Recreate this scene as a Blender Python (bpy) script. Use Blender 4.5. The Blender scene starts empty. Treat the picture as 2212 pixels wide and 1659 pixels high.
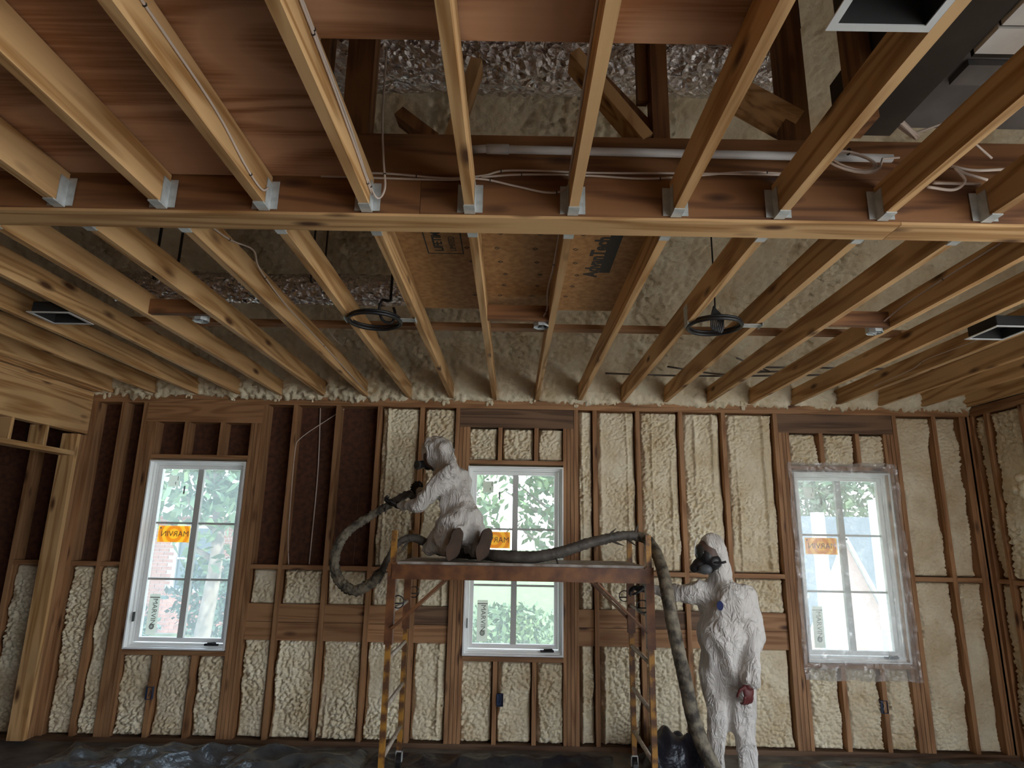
import bpy, bmesh, math, random
import numpy as np
from mathutils import Vector, Matrix, noise as mnoise
random.seed(7); rng = np.random.default_rng(7)
C = bpy.context.scene.collection
scn = bpy.context.scene
PI = math.pi

# ------------------------------------------------------------------ camera
cd = bpy.data.cameras.new('camera'); cam = bpy.data.objects.new('camera', cd); C.objects.link(cam)
cd.sensor_fit = 'HORIZONTAL'; cd.sensor_width = 36.0; cd.lens = 1355.348 / 2212 * 36
cd.clip_start = 0.05; cd.clip_end = 300
Fv = Vector((-0.00377783, 0.97337781, 0.22917541)); Rv = Vector((0.999832412, -0.000428586, 0.018302)); Uv = Rv.cross(Fv).normalized()
Rv.normalize(); Fv.normalize()
cam.matrix_world = Matrix(((Rv.x, Uv.x, -Fv.x, 0.188187), (Rv.y, Uv.y, -Fv.y, -5.858301), (Rv.z, Uv.z, -Fv.z, 1.795608), (0, 0, 0, 1)))
scn.camera = cam
# ------------------------------------------------------------------ light and exposure
scn.view_settings.view_transform = 'Standard'; scn.view_settings.look = 'None'
scn.view_settings.exposure = 2.3; scn.view_settings.gamma = 1.0; scn.view_settings.use_curve_mapping = False
try:
    scn.cycles.use_denoising = True; scn.cycles.max_bounces = 9; scn.cycles.diffuse_bounces = 5; scn.cycles.transparent_max_bounces = 12
    scn.cycles.sample_clamp_indirect = 6.0
except Exception: pass
w = bpy.data.worlds.new('sky'); scn.world = w; w.use_nodes = True
nt = w.node_tree; nt.nodes.clear()
bg = nt.nodes.new('ShaderNodeBackground'); wo = nt.nodes.new('ShaderNodeOutputWorld')
wc = nt.nodes.new('ShaderNodeTexCoord'); wsep = nt.nodes.new('ShaderNodeSeparateXYZ'); wr = nt.nodes.new('ShaderNodeValToRGB')
nt.links.new(wc.outputs['Generated'], wsep.inputs[0]); nt.links.new(wsep.outputs['Z'], wr.inputs[0])
wr.color_ramp.elements[0].position = 0.0; wr.color_ramp.elements[0].color = (.92, .96, 1, 1)
wr.color_ramp.elements[1].position = 0.7; wr.color_ramp.elements[1].color = (.62, .78, 1, 1)
nt.links.new(wr.outputs[0], bg.inputs[0]); bg.inputs['Strength'].default_value = 1.3
nt.links.new(bg.outputs[0], wo.inputs[0])
sd = bpy.data.lights.new('sun', 'SUN'); sd.energy = 2.0; sd.angle = 0.03; sd.color = (1, .95, .86)
sun = bpy.data.objects.new('sun', sd); C.objects.link(sun); sun.location = (9, -16, 14)
sun.rotation_euler = Vector((-0.55, 0.28, -0.8)).to_track_quat('-Z', 'Y').to_euler()

# ------------------------------------------------------------------ object helpers
WPOS = {}
def wpos(o): return WPOS.get(o.name, Vector((0, 0, 0))) if o else Vector((0, 0, 0))
def props(o, label=None, cat=None, group=None, kind=None):
    if label: o['label'] = label
    if cat: o['category'] = cat
    if group: o['group'] = group
    if kind: o['kind'] = kind
    return o
def empty(name, loc=(0, 0, 0), label=None, cat=None, group=None, kind=None):
    o = bpy.data.objects.new(name, None); C.objects.link(o); o.location = loc; o.empty_display_size = .1
    WPOS[o.name] = Vector(loc); return props(o, label, cat, group, kind)
def finish(name, V, Fc, mat, parent=None, smooth=False, origin=None, **kw):
    V = np.asarray(V, dtype=float).reshape(-1, 3)
    c = Vector(((V.min(0) + V.max(0)) / 2).tolist()) if origin is None else Vector(origin)
    me = bpy.data.meshes.new(name); L = V - np.array(c)
    if isinstance(Fc, np.ndarray) and Fc.ndim == 2:
        n = Fc.shape[1]; me.vertices.add(len(L)); me.vertices.foreach_set('co', L.ravel().astype(np.float32))
        me.loops.add(Fc.size); me.loops.foreach_set('vertex_index', Fc.ravel().astype(np.int32))
        me.polygons.add(len(Fc)); me.polygons.foreach_set('loop_start', np.arange(0, Fc.size, n, dtype=np.int32))
        me.update(calc_edges=True)
    else:
        me.from_pydata(L.tolist(), [], [list(map(int, f)) for f in Fc]); me.update()
    if smooth: me.polygons.foreach_set('use_smooth', [True] * len(me.polygons))
    if mat: me.materials.append(mat)
    o = bpy.data.objects.new(name, me); C.objects.link(o)
    if parent: o.parent = parent
    o.location = c - wpos(parent); WPOS[o.name] = c
    return props(o, **kw)
class MB:
    def __init__(s): s.v = []; s.f = []
    def add(s, V, F):
        n = len(s.v); s.v += [tuple(map(float, p)) for p in V]; s.f += [tuple(i + n for i in q) for q in F]; return s
    def box(s, x0, x1, y0, y1, z0, z1):
        return s.add([(x0, y0, z0), (x1, y0, z0), (x1, y1, z0), (x0, y1, z0), (x0, y0, z1), (x1, y0, z1), (x1, y1, z1), (x0, y1, z1)],
              [(0, 3, 2, 1), (4, 5, 6, 7), (0, 1, 5, 4), (1, 2, 6, 5), (2, 3, 7, 6), (3, 0, 4, 7)])
    def bar(s, a, b, w, t, up=(0, 0, 1)):          # rectangular bar a->b, width w (side), thickness t (up)
        a = Vector(a); b = Vector(b); d = (b - a).normalized(); sd_ = d.cross(Vector(up)).normalized(); u = sd_.cross(d)
        V = [p + sd_ * (i * w / 2) + u * (j * t / 2) for p in (a, b) for i, j in ((-1, -1), (1, -1), (1, 1), (-1, 1))]
        return s.add(V, [(0, 1, 2, 3), (7, 6, 5, 4), (0, 4, 5, 1), (1, 5, 6, 2), (2, 6, 7, 3), (3, 7, 4, 0)])
    def tube(s, P, r, n=8, cap=True):
        P = [Vector(p) for p in P]; R = r if hasattr(r, '__len__') else [r] * len(P); up = None; rings = []
        for i, p in enumerate(P):
            d = (P[min(i + 1, len(P) - 1)] - P[max(i - 1, 0)]).normalized()
            if up is None: up = d.orthogonal().normalized()
            up = (up - d * up.dot(d)).normalized(); q = d.cross(up)
            rings.append([p + (up * math.cos(2 * PI * k / n) + q * math.sin(2 * PI * k / n)) * R[i] for k in range(n)])
        V = [v for g in rings for v in g]; F = []
        for i in range(len(P) - 1):
            for k in range(n): F.append((i * n + k, i * n + (k + 1) % n, (i + 1) * n + (k + 1) % n, (i + 1) * n + k))
        if cap: F.append(tuple(reversed(range(n)))); F.append(tuple((len(P) - 1) * n + k for k in range(n)))
        return s.add(V, F)
    def torus(s, c, R, r, axis=(0, 0, 1), n=32, m=8, sx=1, sy=1):
        a = Vector(axis).normalized(); x = a.orthogonal().normalized(); y = a.cross(x); P = []
        V = []; F = []
        for i in range(n):
            t = 2 * PI * i / n; d = x * math.cos(t) * sx + y * math.sin(t) * sy; cc = Vector(c) + d * R
            for j in range(m):
                p = 2 * PI * j / m; V.append(cc + d.normalized() * math.cos(p) * r + a * math.sin(p) * r)
        for i in range(n):
            for j in range(m): F.append((i * m + j, ((i + 1) % n) * m + j, ((i + 1) % n) * m + (j + 1) % m, i * m + (j + 1) % m))
        return s.add(V, F)
    def ell(s, c, r, rot=None, n=16, m=10):
        R = rot or Matrix.Identity(3); V = [Vector(c) + R @ Vector((0, 0, r[2]))]; F = []
        for i in range(1, m):
            t = PI * i / m
            for k in range(n):
                p = 2 * PI * k / n; V.append(Vector(c) + R @ Vector((r[0] * math.sin(t) * math.cos(p), r[1] * math.sin(t) * math.sin(p), r[2] * math.cos(t))))
        V.append(Vector(c) - R @ Vector((0, 0, r[2]))); L = len(V) - 1
        for k in range(n): F.append((0, 1 + k, 1 + (k + 1) % n))
        for i in range(m - 2):
            for k in range(n): F.append((1 + i * n + k, 1 + (i + 1) * n + k, 1 + (i + 1) * n + (k + 1) % n, 1 + i * n + (k + 1) % n))
        for k in range(n): F.append((L, L - n + (k + 1) % n, L - n + k))
        return s.add(V, F)
    def cap(s, a, b, r0, r1, n=14):                 # tapered capsule
        a = Vector(a); b = Vector(b); d = (b - a); L = d.length; d = d / max(L, 1e-6); pts = []; R = []
        for i in range(5):
            t = PI / 2 * (i / 4); pts.append(a - d * r0 * math.cos(t)); R.append(max(r0 * math.sin(t), 1e-4))
        for i in range(1, 5): pts.append(a + d * L * i / 5); R.append(r0 + (r1 - r0) * i / 5)
        for i in range(5):
            t = PI / 2 * (i / 4); pts.append(b + d * r1 * math.sin(t)); R.append(max(r1 * math.cos(t), 1e-4))
        return s.tube(pts, R, n)
    def build(s, name, mat, parent=None, smooth=False, **kw): return finish(name, s.v, s.f, mat, parent, smooth, **kw)
def board(name, x0, x1, y0, y1, z0, z1, mat, parent, **kw):
    return MB().box(x0, x1, y0, y1, z0, z1).build(name, mat, parent, **kw)
def spline(P, n=8):
    P = [Vector(p) for p in P]; Q = [P[0] * 2 - P[1]] + P + [P[-1] * 2 - P[-2]]; out = []
    for i in range(1, len(Q) - 2):
        p0, p1, p2, p3 = Q[i - 1:i + 3]
        for k in range(n):
            t = k / n; out.append(.5 * ((2 * p1) + (p2 - p0) * t + (2 * p0 - 5 * p1 + 4 * p2 - p3) * t * t + (-p0 + 3 * p1 - 3 * p2 + p3) * t ** 3))
    out.append(P[-1]); return out

# ------------------------------------------------------------------ numpy gradient noise
_perm = rng.permutation(256); _perm = np.concatenate([_perm, _perm, _perm]); _g = rng.normal(size=(256, 3)); _g /= np.linalg.norm(_g, axis=1)[:, None]
def pn(x, y, z):
    x = np.asarray(x, float); y = np.asarray(y, float) + 0 * x; z = np.asarray(z, float) + 0 * x
    xi, yi, zi = [np.floor(q).astype(int) for q in (x, y, z)]; xf, yf, zf = x - xi, y - yi, z - zi
    u, v, w_ = [t * t * t * (t * (t * 6 - 15) + 10) for t in (xf, yf, zf)]; r = 0
    for i in (0, 1):
        for j in (0, 1):
            for k in (0, 1):
                h = _perm[_perm[_perm[(xi + i) & 255] + ((yi + j) & 255)] + ((zi + k) & 255)]; g = _g[h]
                r = r + (g[..., 0] * (xf - i) + g[..., 1] * (yf - j) + g[..., 2] * (zf - k)) * (u if i else 1 - u) * (v if j else 1 - v) * (w_ if k else 1 - w_)
    return r * 1.5
_jit = rng.random((64, 64, 2))
def cells(u, v, sd=0):                               # distance to the nearest blob centre
    ui = np.floor(u).astype(int); vi = np.floor(v).astype(int); best = np.full(u.shape, 9.0)
    for i in (-1, 0, 1):
        for j in (-1, 0, 1):
            J = _jit[(ui + i + sd * 7) & 63, (vi + j + sd * 13) & 63]; best = np.minimum(best, (ui + i + J[..., 0] - u) ** 2 + (vi + j + J[..., 1] - v) ** 2)
    return np.sqrt(best)
def popcorn(u, v, s, seed):                          # clumpy sprayed foam relief, about 0..1
    wu = u + .012 * pn(u * 18, v * 18, seed + 5); wv = v + .012 * pn(u * 18, v * 18, seed + 9); k = int(seed * 10)
    a = pn(u * 8, v * 6, seed) * .45
    st = np.clip(.75 + .9 * pn(u * 2.6, v * 1.7, seed + 14), .25, 1.2)
    b = 1 - cells((wu * .9 + wv * .45) * 26, (wv - wu * .45) * 40, k) ** 1.6 * 1.7
    c = 1 - cells((wu + wv * .3) * 58, (wv - wu * .3) * 74, k + 3) ** 1.5 * 1.5
    return .4 * a + (.8 * b + .42 * c) * st * s

# ------------------------------------------------------------------ materials
def newmat(name):
    m = bpy.data.materials.new(name); m.use_nodes = True; nt = m.node_tree; b = nt.nodes['Principled BSDF']; return m, nt, b
def nd(nt, t, **kw):
    n = nt.nodes.new(t)
    for k, v in kw.items():
        if k in n.inputs: n.inputs[k].default_value = v
        else: setattr(n, k, v)
    return n
def plain(name, col, rough=.6, metal=0, noise=None, bump=None, coat=0):
    m, nt, b = newmat(name); b.inputs['Base Color'].default_value = (*col, 1); b.inputs['Roughness'].default_value = rough; b.inputs['Metallic'].default_value = metal
    tc = nd(nt, 'ShaderNodeTexCoord')
    if noise:
        n = nd(nt, 'ShaderNodeTexNoise', Scale=noise[0], Detail=4.0); nt.links.new(tc.outputs['Object'], n.inputs['Vector'])
        r = nd(nt, 'ShaderNodeValToRGB'); nt.links.new(n.outputs['Fac'], r.inputs[0])
        r.color_ramp.elements[0].position = noise[2] if len(noise) > 2 else .35; r.color_ramp.elements[1].position = noise[3] if len(noise) > 3 else .65
        r.color_ramp.elements[0].color = (*noise[1], 1); r.color_ramp.elements[1].color = (*col, 1)
        nt.links.new(r.outputs[0], b.inputs['Base Color'])
    if bump:
        n = nd(nt, 'ShaderNodeTexNoise', Scale=bump[0], Detail=4.0); nt.links.new(tc.outputs['Object'], n.inputs['Vector'])
        bp = nd(nt, 'ShaderNodeBump', Strength=bump[1], Distance=bump[2]); nt.links.new(n.outputs['Fac'], bp.inputs['Height']); nt.links.new(bp.outputs[0], b.inputs['Normal'])
    return m
def wood(name, axis, c0, c1, knots=True, grain=1.0, broad=0, rings=22, var=.25, rough=.7):
    m, nt, b = newmat(name); L = nt.links.new
    tc = nd(nt, 'ShaderNodeTexCoord'); oi = nd(nt, 'ShaderNodeObjectInfo')
    mul = nd(nt, 'ShaderNodeMath', operation='MULTIPLY'); mul.inputs[1].default_value = 61.0; L(oi.outputs['Random'], mul.inputs[0])
    add = nd(nt, 'ShaderNodeVectorMath', operation='ADD'); L(tc.outputs['Object'], add.inputs[0]); L(mul.outputs[0], add.inputs[1])
    ac = 2.2 if broad else 6.0; al = .45 if not broad else .75
    sc = [ac, ac, ac]; sc['XYZ'.index(axis)] = al
    mp = nd(nt, 'ShaderNodeMapping'); mp.inputs['Scale'].default_value = sc; L(add.outputs[0], mp.inputs['Vector'])
    n1 = nd(nt, 'ShaderNodeTexNoise', Scale=grain, Detail=1.5, Roughness=.45, Distortion=.35); L(mp.outputs[0], n1.inputs['Vector'])
    s1 = nd(nt, 'ShaderNodeMath', operation='MULTIPLY'); s1.inputs[1].default_value = rings * 2; L(n1.outputs['Fac'], s1.inputs[0])
    s2 = nd(nt, 'ShaderNodeMath', operation='SINE'); L(s1.outputs[0], s2.inputs[0])
    s3 = nd(nt, 'ShaderNodeMapRange'); s3.inputs['From Min'].default_value = -.4; s3.inputs['From Max'].default_value = 1.1; L(s2.outputs[0], s3.inputs['Value'])
    sf = [70, 70, 70]; sf['XYZ'.index(axis)] = 2.5
    mf = nd(nt, 'ShaderNodeMapping'); mf.inputs['Scale'].default_value = sf; L(add.outputs[0], mf.inputs['Vector'])
    n2 = nd(nt, 'ShaderNodeTexNoise', Scale=1.0, Detail=3.0); L(mf.outputs[0], n2.inputs['Vector'])
    mx = nd(nt, 'ShaderNodeMix', data_type='RGBA'); mx.inputs[6].default_value = (*c0, 1); mx.inputs[7].default_value = (*c1, 1)
    s4 = nd(nt, 'ShaderNodeMath', operation='MULTIPLY'); s4.inputs[1].default_value = 1.55; L(s3.outputs[0], s4.inputs[0]); fm = nd(nt, 'ShaderNodeMath', operation='MULTIPLY'); L(s4.outputs[0], fm.inputs[0]); L(n2.outputs['Fac'], fm.inputs[1])
    fa = nd(nt, 'ShaderNodeMath', operation='MULTIPLY_ADD'); L(n2.outputs['Fac'], fa.inputs[0]); fa.inputs[1].default_value = .25; L(fm.outputs[0], fa.inputs[2])
    L(fa.outputs[0], mx.inputs[0]); col = mx.outputs[2]
    # board to board tone and large stains
    n3 = nd(nt, 'ShaderNodeTexNoise', Scale=1.6, Detail=2.0); L(add.outputs[0], n3.inputs['Vector'])
    t = nd(nt, 'ShaderNodeMath', operation='MULTIPLY_ADD'); L(oi.outputs['Random'], t.inputs[0]); t.inputs[1].default_value = var; L(n3.outputs['Fac'], t.inputs[2])
    t2 = nd(nt, 'ShaderNodeMapRange'); t2.inputs['From Min'].default_value = .3; t2.inputs['From Max'].default_value = .7 + var; t2.inputs['To Min'].default_value = .72; t2.inputs['To Max'].default_value = 1.15; L(t.outputs[0], t2.inputs['Value'])
    m2 = nd(nt, 'ShaderNodeVectorMath', operation='SCALE'); L(col, m2.inputs[0]); L(t2.outputs[0], m2.inputs['Scale']); col = m2.outputs[0]
    if knots:
        sk = [7, 7, 7]; sk['XYZ'.index(axis)] = 2.3
        mk = nd(nt, 'ShaderNodeMapping'); mk.inputs['Scale'].default_value = sk; L(add.outputs[0], mk.inputs['Vector'])
        vo = nd(nt, 'ShaderNodeTexVoronoi', Scale=1.0); L(mk.outputs[0], vo.inputs['Vector'])
        kr = nd(nt, 'ShaderNodeMapRange'); kr.inputs['From Min'].default_value = .07; kr.inputs['From Max'].default_value = .2; kr.inputs['To Min'].default_value = 1; kr.inputs['To Max'].default_value = 0; L(vo.outputs['Distance'], kr.inputs['Value'])
        mk2 = nd(nt, 'ShaderNodeMix', data_type='RGBA'); L(kr.outputs[0], mk2.inputs[0]); L(col, mk2.inputs[6]); mk2.inputs[7].default_value = (c1[0] * .25, c1[1] * .18, c1[2] * .15, 1); col = mk2.outputs[2]
    L(col, b.inputs['Base Color']); b.inputs['Roughness'].default_value = rough
    bp = nd(nt, 'ShaderNodeBump', Strength=.25, Distance=.002); L(n2.outputs['Fac'], bp.inputs['Height']); L(bp.outputs[0], b.inputs['Normal'])
    return m
TAN, TAN2 = (.70, .44, .205), (.38, .19, .06)
ORG, ORG2 = (.42, .225, .105), (.25, .115, .045)
RED, RED2 = (.30, .135, .05), (.13, .05, .018)
M = {}
for a in 'XYZ':
    M['tan' + a] = wood('pine_' + a, a, TAN, TAN2)
    M['stud' + a] = wood('stud_' + a, a, ORG, ORG2)
    M['dark' + a] = wood('beam_' + a, a, RED, RED2)
    M['grey' + a] = wood('weathered_' + a, a, (.21, .12, .065), (.09, .045, .022), knots=False)
M['ply'] = wood('plywood', 'X', (.66, .38, .22), (.32, .135, .055), knots=False, broad=1, rings=20, var=.15)
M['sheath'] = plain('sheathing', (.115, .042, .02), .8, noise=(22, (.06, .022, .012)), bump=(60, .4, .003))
def foam_mat():
    m, nt, b = newmat('spray_foam'); L = nt.links.new; tc = nd(nt, 'ShaderNodeTexCoord'); ge = nd(nt, 'ShaderNodeNewGeometry')
    n = nd(nt, 'ShaderNodeTexNoise', Scale=3.0, Detail=5.0, Roughness=.6); L(ge.outputs['Position'], n.inputs['Vector'])
    r = nd(nt, 'ShaderNodeValToRGB'); L(n.outputs['Fac'], r.inputs[0]); r.color_ramp.elements[0].position = .3; r.color_ramp.elements[1].position = .68
    r.color_ramp.elements[0].color = (.62, .50, .31, 1); r.color_ramp.elements[1].color = (.86, .79, .60, 1); L(r.outputs[0], b.inputs['Base Color'])
    n2 = nd(nt, 'ShaderNodeTexNoise', Scale=45.0, Detail=5.0, Roughness=.6); L(ge.outputs['Position'], n2.inputs['Vector'])
    bp = nd(nt, 'ShaderNodeBump', Strength=.55, Distance=.012); L(n2.outputs['Fac'], bp.inputs['Height']); L(bp.outputs[0], b.inputs['Normal']); b.inputs['Roughness'].default_value = .62
    return m
M['foam'] = foam_mat()
M['roof_foam'] = M['foam']
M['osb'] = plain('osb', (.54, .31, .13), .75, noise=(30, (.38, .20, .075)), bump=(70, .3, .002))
M['galv'] = plain('galvanised', (.66, .70, .70), .42, .35, noise=(30, (.50, .54, .54)))
M['black'] = plain('black_plastic', (.012, .011, .012), .45)
M['flange'] = plain('flange_pale', (.72, .74, .74), .4, .2); M['inner'] = plain('duct_liner', (.02, .02, .02), .9)
M['white'] = plain('window_white', (.90, .91, .90), .4)
M['greyframe'] = plain('muntin_grey', (.55, .56, .54), .5)
M['blue'] = plain('box_blue', (.012, .03, .085), .45)
M['cable'] = plain('cable_sheath', (.60, .50, .43), .5)
M['pvc'] = plain('pvc_grey', (.56, .55, .54), .45)
M['darkcable'] = plain('cable_dark', (.13, .11, .10), .5)
M['panelgrey'] = plain('equipment_grey', (.78, .78, .75), .5, noise=(4, (.6, .6, .58)), bump=(5, .3, .02))
M['panelmid'] = plain('equipment_dark', (.20, .19, .185), .5, noise=(5, (.12, .115, .11))); M['duct_dark'] = plain('duct_dark', (.045, .035, .025), .8, noise=(6, (.03, .022, .015)))
M['yellow'] = plain('scaffold_paint', (.40, .19, .028), .5, .1, noise=(12, (.10, .042, .018), .42, .58), bump=(40, .4, .002))
M['rail'] = plain('scaffold_rail_paint', (.20, .08, .025), .5, .1, noise=(9, (.10, .035, .014), .38, .6), bump=(40, .4, .002))
M['rung'] = plain('rung_grey', (.52, .46, .38), .5, .2, noise=(20, (.34, .27, .2)))
M['deck'] = plain('deck_board', (.42, .38, .34), .7, noise=(10, (.2, .15, .11)))
M['concrete'] = plain('subfloor', (.22, .20, .18), .85, noise=(5, (.12, .105, .09)), bump=(30, .3, .004))
def foil_mat():
    m, nt, b = newmat('foil'); L = nt.links.new; tc = nd(nt, 'ShaderNodeTexCoord'); b.inputs['Base Color'].default_value = (.78, .74, .72, 1); b.inputs['Metallic'].default_value = .95; b.inputs['Roughness'].default_value = .22
    v = nd(nt, 'ShaderNodeTexVoronoi', Scale=26.0); L(tc.outputs['Object'], v.inputs['Vector']); n = nd(nt, 'ShaderNodeTexNoise', Scale=14.0, Detail=6.0, Distortion=1.5); L(tc.outputs['Object'], n.inputs['Vector'])
    a = nd(nt, 'ShaderNodeMath', operation='ADD'); L(v.outputs['Distance'], a.inputs[0]); L(n.outputs['Fac'], a.inputs[1])
    bp = nd(nt, 'ShaderNodeBump', Strength=.9, Distance=.02); L(a.outputs[0], bp.inputs['Height']); L(bp.outputs[0], b.inputs['Normal']); return m
M['foil'] = foil_mat()
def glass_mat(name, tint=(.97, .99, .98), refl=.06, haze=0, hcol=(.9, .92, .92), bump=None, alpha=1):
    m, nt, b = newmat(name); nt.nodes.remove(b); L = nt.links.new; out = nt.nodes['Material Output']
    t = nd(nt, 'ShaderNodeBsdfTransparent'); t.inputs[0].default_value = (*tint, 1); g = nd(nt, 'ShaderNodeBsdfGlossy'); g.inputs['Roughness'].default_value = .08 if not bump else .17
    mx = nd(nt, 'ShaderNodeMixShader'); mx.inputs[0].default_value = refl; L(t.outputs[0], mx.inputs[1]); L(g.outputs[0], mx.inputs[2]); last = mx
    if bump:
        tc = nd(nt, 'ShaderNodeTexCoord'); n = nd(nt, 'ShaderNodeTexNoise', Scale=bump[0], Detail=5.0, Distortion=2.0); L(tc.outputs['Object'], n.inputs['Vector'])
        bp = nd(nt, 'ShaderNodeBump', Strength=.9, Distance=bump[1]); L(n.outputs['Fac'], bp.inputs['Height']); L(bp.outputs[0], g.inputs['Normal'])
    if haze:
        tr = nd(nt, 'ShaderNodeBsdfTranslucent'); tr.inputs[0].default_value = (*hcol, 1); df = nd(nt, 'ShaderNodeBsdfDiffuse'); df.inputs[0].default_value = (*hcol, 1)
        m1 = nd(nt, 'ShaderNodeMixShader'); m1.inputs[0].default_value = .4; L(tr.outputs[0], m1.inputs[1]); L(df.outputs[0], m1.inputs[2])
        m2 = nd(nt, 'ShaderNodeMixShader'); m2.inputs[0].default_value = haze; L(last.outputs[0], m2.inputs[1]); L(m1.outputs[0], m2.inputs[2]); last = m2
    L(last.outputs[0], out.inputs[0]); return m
M['glass'] = glass_mat('window_glass', haze=.16, hcol=(.86, .95, 1.0))  # bluish haze in the glass paints the washed-out glare of outdoors
M['film'] = glass_mat('plastic_film', tint=(.96, .97, .98), refl=.20, haze=.22, bump=(8, .05))
M['floorfilm'] = plain('floor_plastic', (.10, .11, .115), .22, noise=(5, (.05, .055, .06)), bump=(18, .6, .02))
M['bag'] = plain('bag_plastic', (.012, .013, .022), .3, bump=(14, .7, .02))
def yellow_sticker():
    m, nt, b = newmat('sticker_yellow'); L = nt.links.new; tc = nd(nt, 'ShaderNodeTexCoord')
    wv = nd(nt, 'ShaderNodeTexWave', wave_type='RINGS', rings_direction='Y'); wv.inputs['Scale'].default_value = 5; wv.inputs['Distortion'].default_value = .5; L(tc.outputs['Object'], wv.inputs['Vector'])
    r = nd(nt, 'ShaderNodeValToRGB'); r.color_ramp.elements[0].color = (.85, .44, .004, 1); r.color_ramp.elements[1].color = (1.0, .68, .07, 1); r.color_ramp.elements[0].position = .45; r.color_ramp.elements[1].position = .55
    L(wv.outputs['Fac'], r.inputs[0]); L(r.outputs[0], b.inputs['Base Color']); b.inputs['Roughness'].default_value = .6
    tr = nd(nt, 'ShaderNodeBsdfTranslucent'); L(r.outputs[0], tr.inputs[0]); mx = nd(nt, 'ShaderNodeMixShader'); mx.inputs[0].default_value = .8
    L(b.outputs[0], mx.inputs[1]); L(tr.outputs[0], mx.inputs[2]); L(mx.outputs[0], nt.nodes['Material Output'].inputs[0]); return m
M['sticker'] = yellow_sticker()
def paper(name, col, fac=.45):
    m, nt, b = newmat(name); L = nt.links.new; b.inputs['Base Color'].default_value = (*col, 1)
    tr = nd(nt, 'ShaderNodeBsdfTranslucent'); tr.inputs[0].default_value = (*col, 1); mx = nd(nt, 'ShaderNodeMixShader'); mx.inputs[0].default_value = fac
    L(b.outputs[0], mx.inputs[1]); L(tr.outputs[0], mx.inputs[2]); L(mx.outputs[0], nt.nodes['Material Output'].inputs[0]); return m
M['paper'] = paper('sticker_paper', (.80, .80, .74), .6)
M['ink'] = plain('ink', (.10, .05, .01), .8)
M['inkgrey'] = plain('ink_grey', (.07, .07, .065), .8)
def suit_mat():
    m, nt, b = newmat('coverall_fabric'); L = nt.links.new; tc = nd(nt, 'ShaderNodeTexCoord'); b.inputs['Roughness'].default_value = .55
    n = nd(nt, 'ShaderNodeTexNoise', Scale=5.0, Detail=3.0); L(tc.outputs['Object'], n.inputs['Vector']); r = nd(nt, 'ShaderNodeValToRGB'); L(n.outputs['Fac'], r.inputs[0])
    r.color_ramp.elements[0].color = (.55, .51, .46, 1); r.color_ramp.elements[1].color = (.68, .66, .63, 1); L(r.outputs[0], b.inputs['Base Color'])
    mp = nd(nt, 'ShaderNodeMapping'); mp.inputs['Scale'].default_value = (1, 1, .45); L(tc.outputs['Object'], mp.inputs['Vector'])
    n1 = nd(nt, 'ShaderNodeTexNoise', Scale=13.0, Detail=3.0, Distortion=2.2); L(mp.outputs[0], n1.inputs['Vector'])
    a1 = nd(nt, 'ShaderNodeMath', operation='SUBTRACT'); a1.inputs[1].default_value = .5; L(n1.outputs['Fac'], a1.inputs[0]); a2 = nd(nt, 'ShaderNodeMath', operation='ABSOLUTE'); L(a1.outputs[0], a2.inputs[0])
    bp = nd(nt, 'ShaderNodeBump', Strength=.8, Distance=.05); L(a2.outputs[0], bp.inputs['Height']); L(bp.outputs[0], b.inputs['Normal']); return m
M['suit'] = suit_mat()
M['skin'] = plain('glove_red', (.11, .022, .022), .5)
M['brown'] = plain('boot_brown', (.085, .05, .032), .75, noise=(10, (.05, .03, .02)))
M['glassdark'] = plain('visor', (.03, .03, .028), .12)
M['filter'] = plain('filter_grey', (.07, .075, .08), .5)
M['hose'] = plain('hose_wrap', (.20, .17, .12), .75, noise=(16, (.035, .028, .02), .36, .6), bump=(45, .8, .01))
M['hosedark'] = plain('hose_black', (.035, .03, .026), .6, noise=(12, (.10, .085, .07), .4, .75), bump=(45, .6, .006))
def text(name, s, size, mat, parent, mw, ext=.0006, bold=0):
    cu = bpy.data.curves.new('t', 'FONT'); cu.body = s; cu.size = size; cu.extrude = ext; cu.offset = bold; cu.resolution_u = 3
    t = bpy.data.objects.new('t', cu); C.objects.link(t); bpy.context.view_layer.update()
    me = bpy.data.meshes.new_from_object(t.evaluated_get(bpy.context.evaluated_depsgraph_get())); bpy.data.objects.remove(t)
    me.materials.clear(); me.materials.append(mat); me.name = name
    me.transform(mw)
    co = np.empty(len(me.vertices) * 3); me.vertices.foreach_get('co', co); co = co.reshape(-1, 3); c = Vector(((co.min(0) + co.max(0)) / 2).tolist())
    me.transform(Matrix.Translation(-c)); o = bpy.data.objects.new(name, me); C.objects.link(o); o.parent = parent; o.location = c - wpos(parent); WPOS[o.name] = c
    return o
def frame_mat(o, x, y, z=None):      # matrix from origin and text direction / up
    x = Vector(x).normalized(); y = Vector(y).normalized(); z = x.cross(y)
    return Matrix(((x.x, y.x, z.x, o[0]), (x.y, y.y, z.y, o[1]), (x.z, y.z, z.z, o[2]), (0, 0, 0, 1)))

# ================================================================== SETTING
S = 'structure'
XL, XR = -3.81, 4.5
floor = board('floor', -9.0, 4.64, -11.0, .14, -.12, 0, M['concrete'], None, kind=S)
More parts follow.
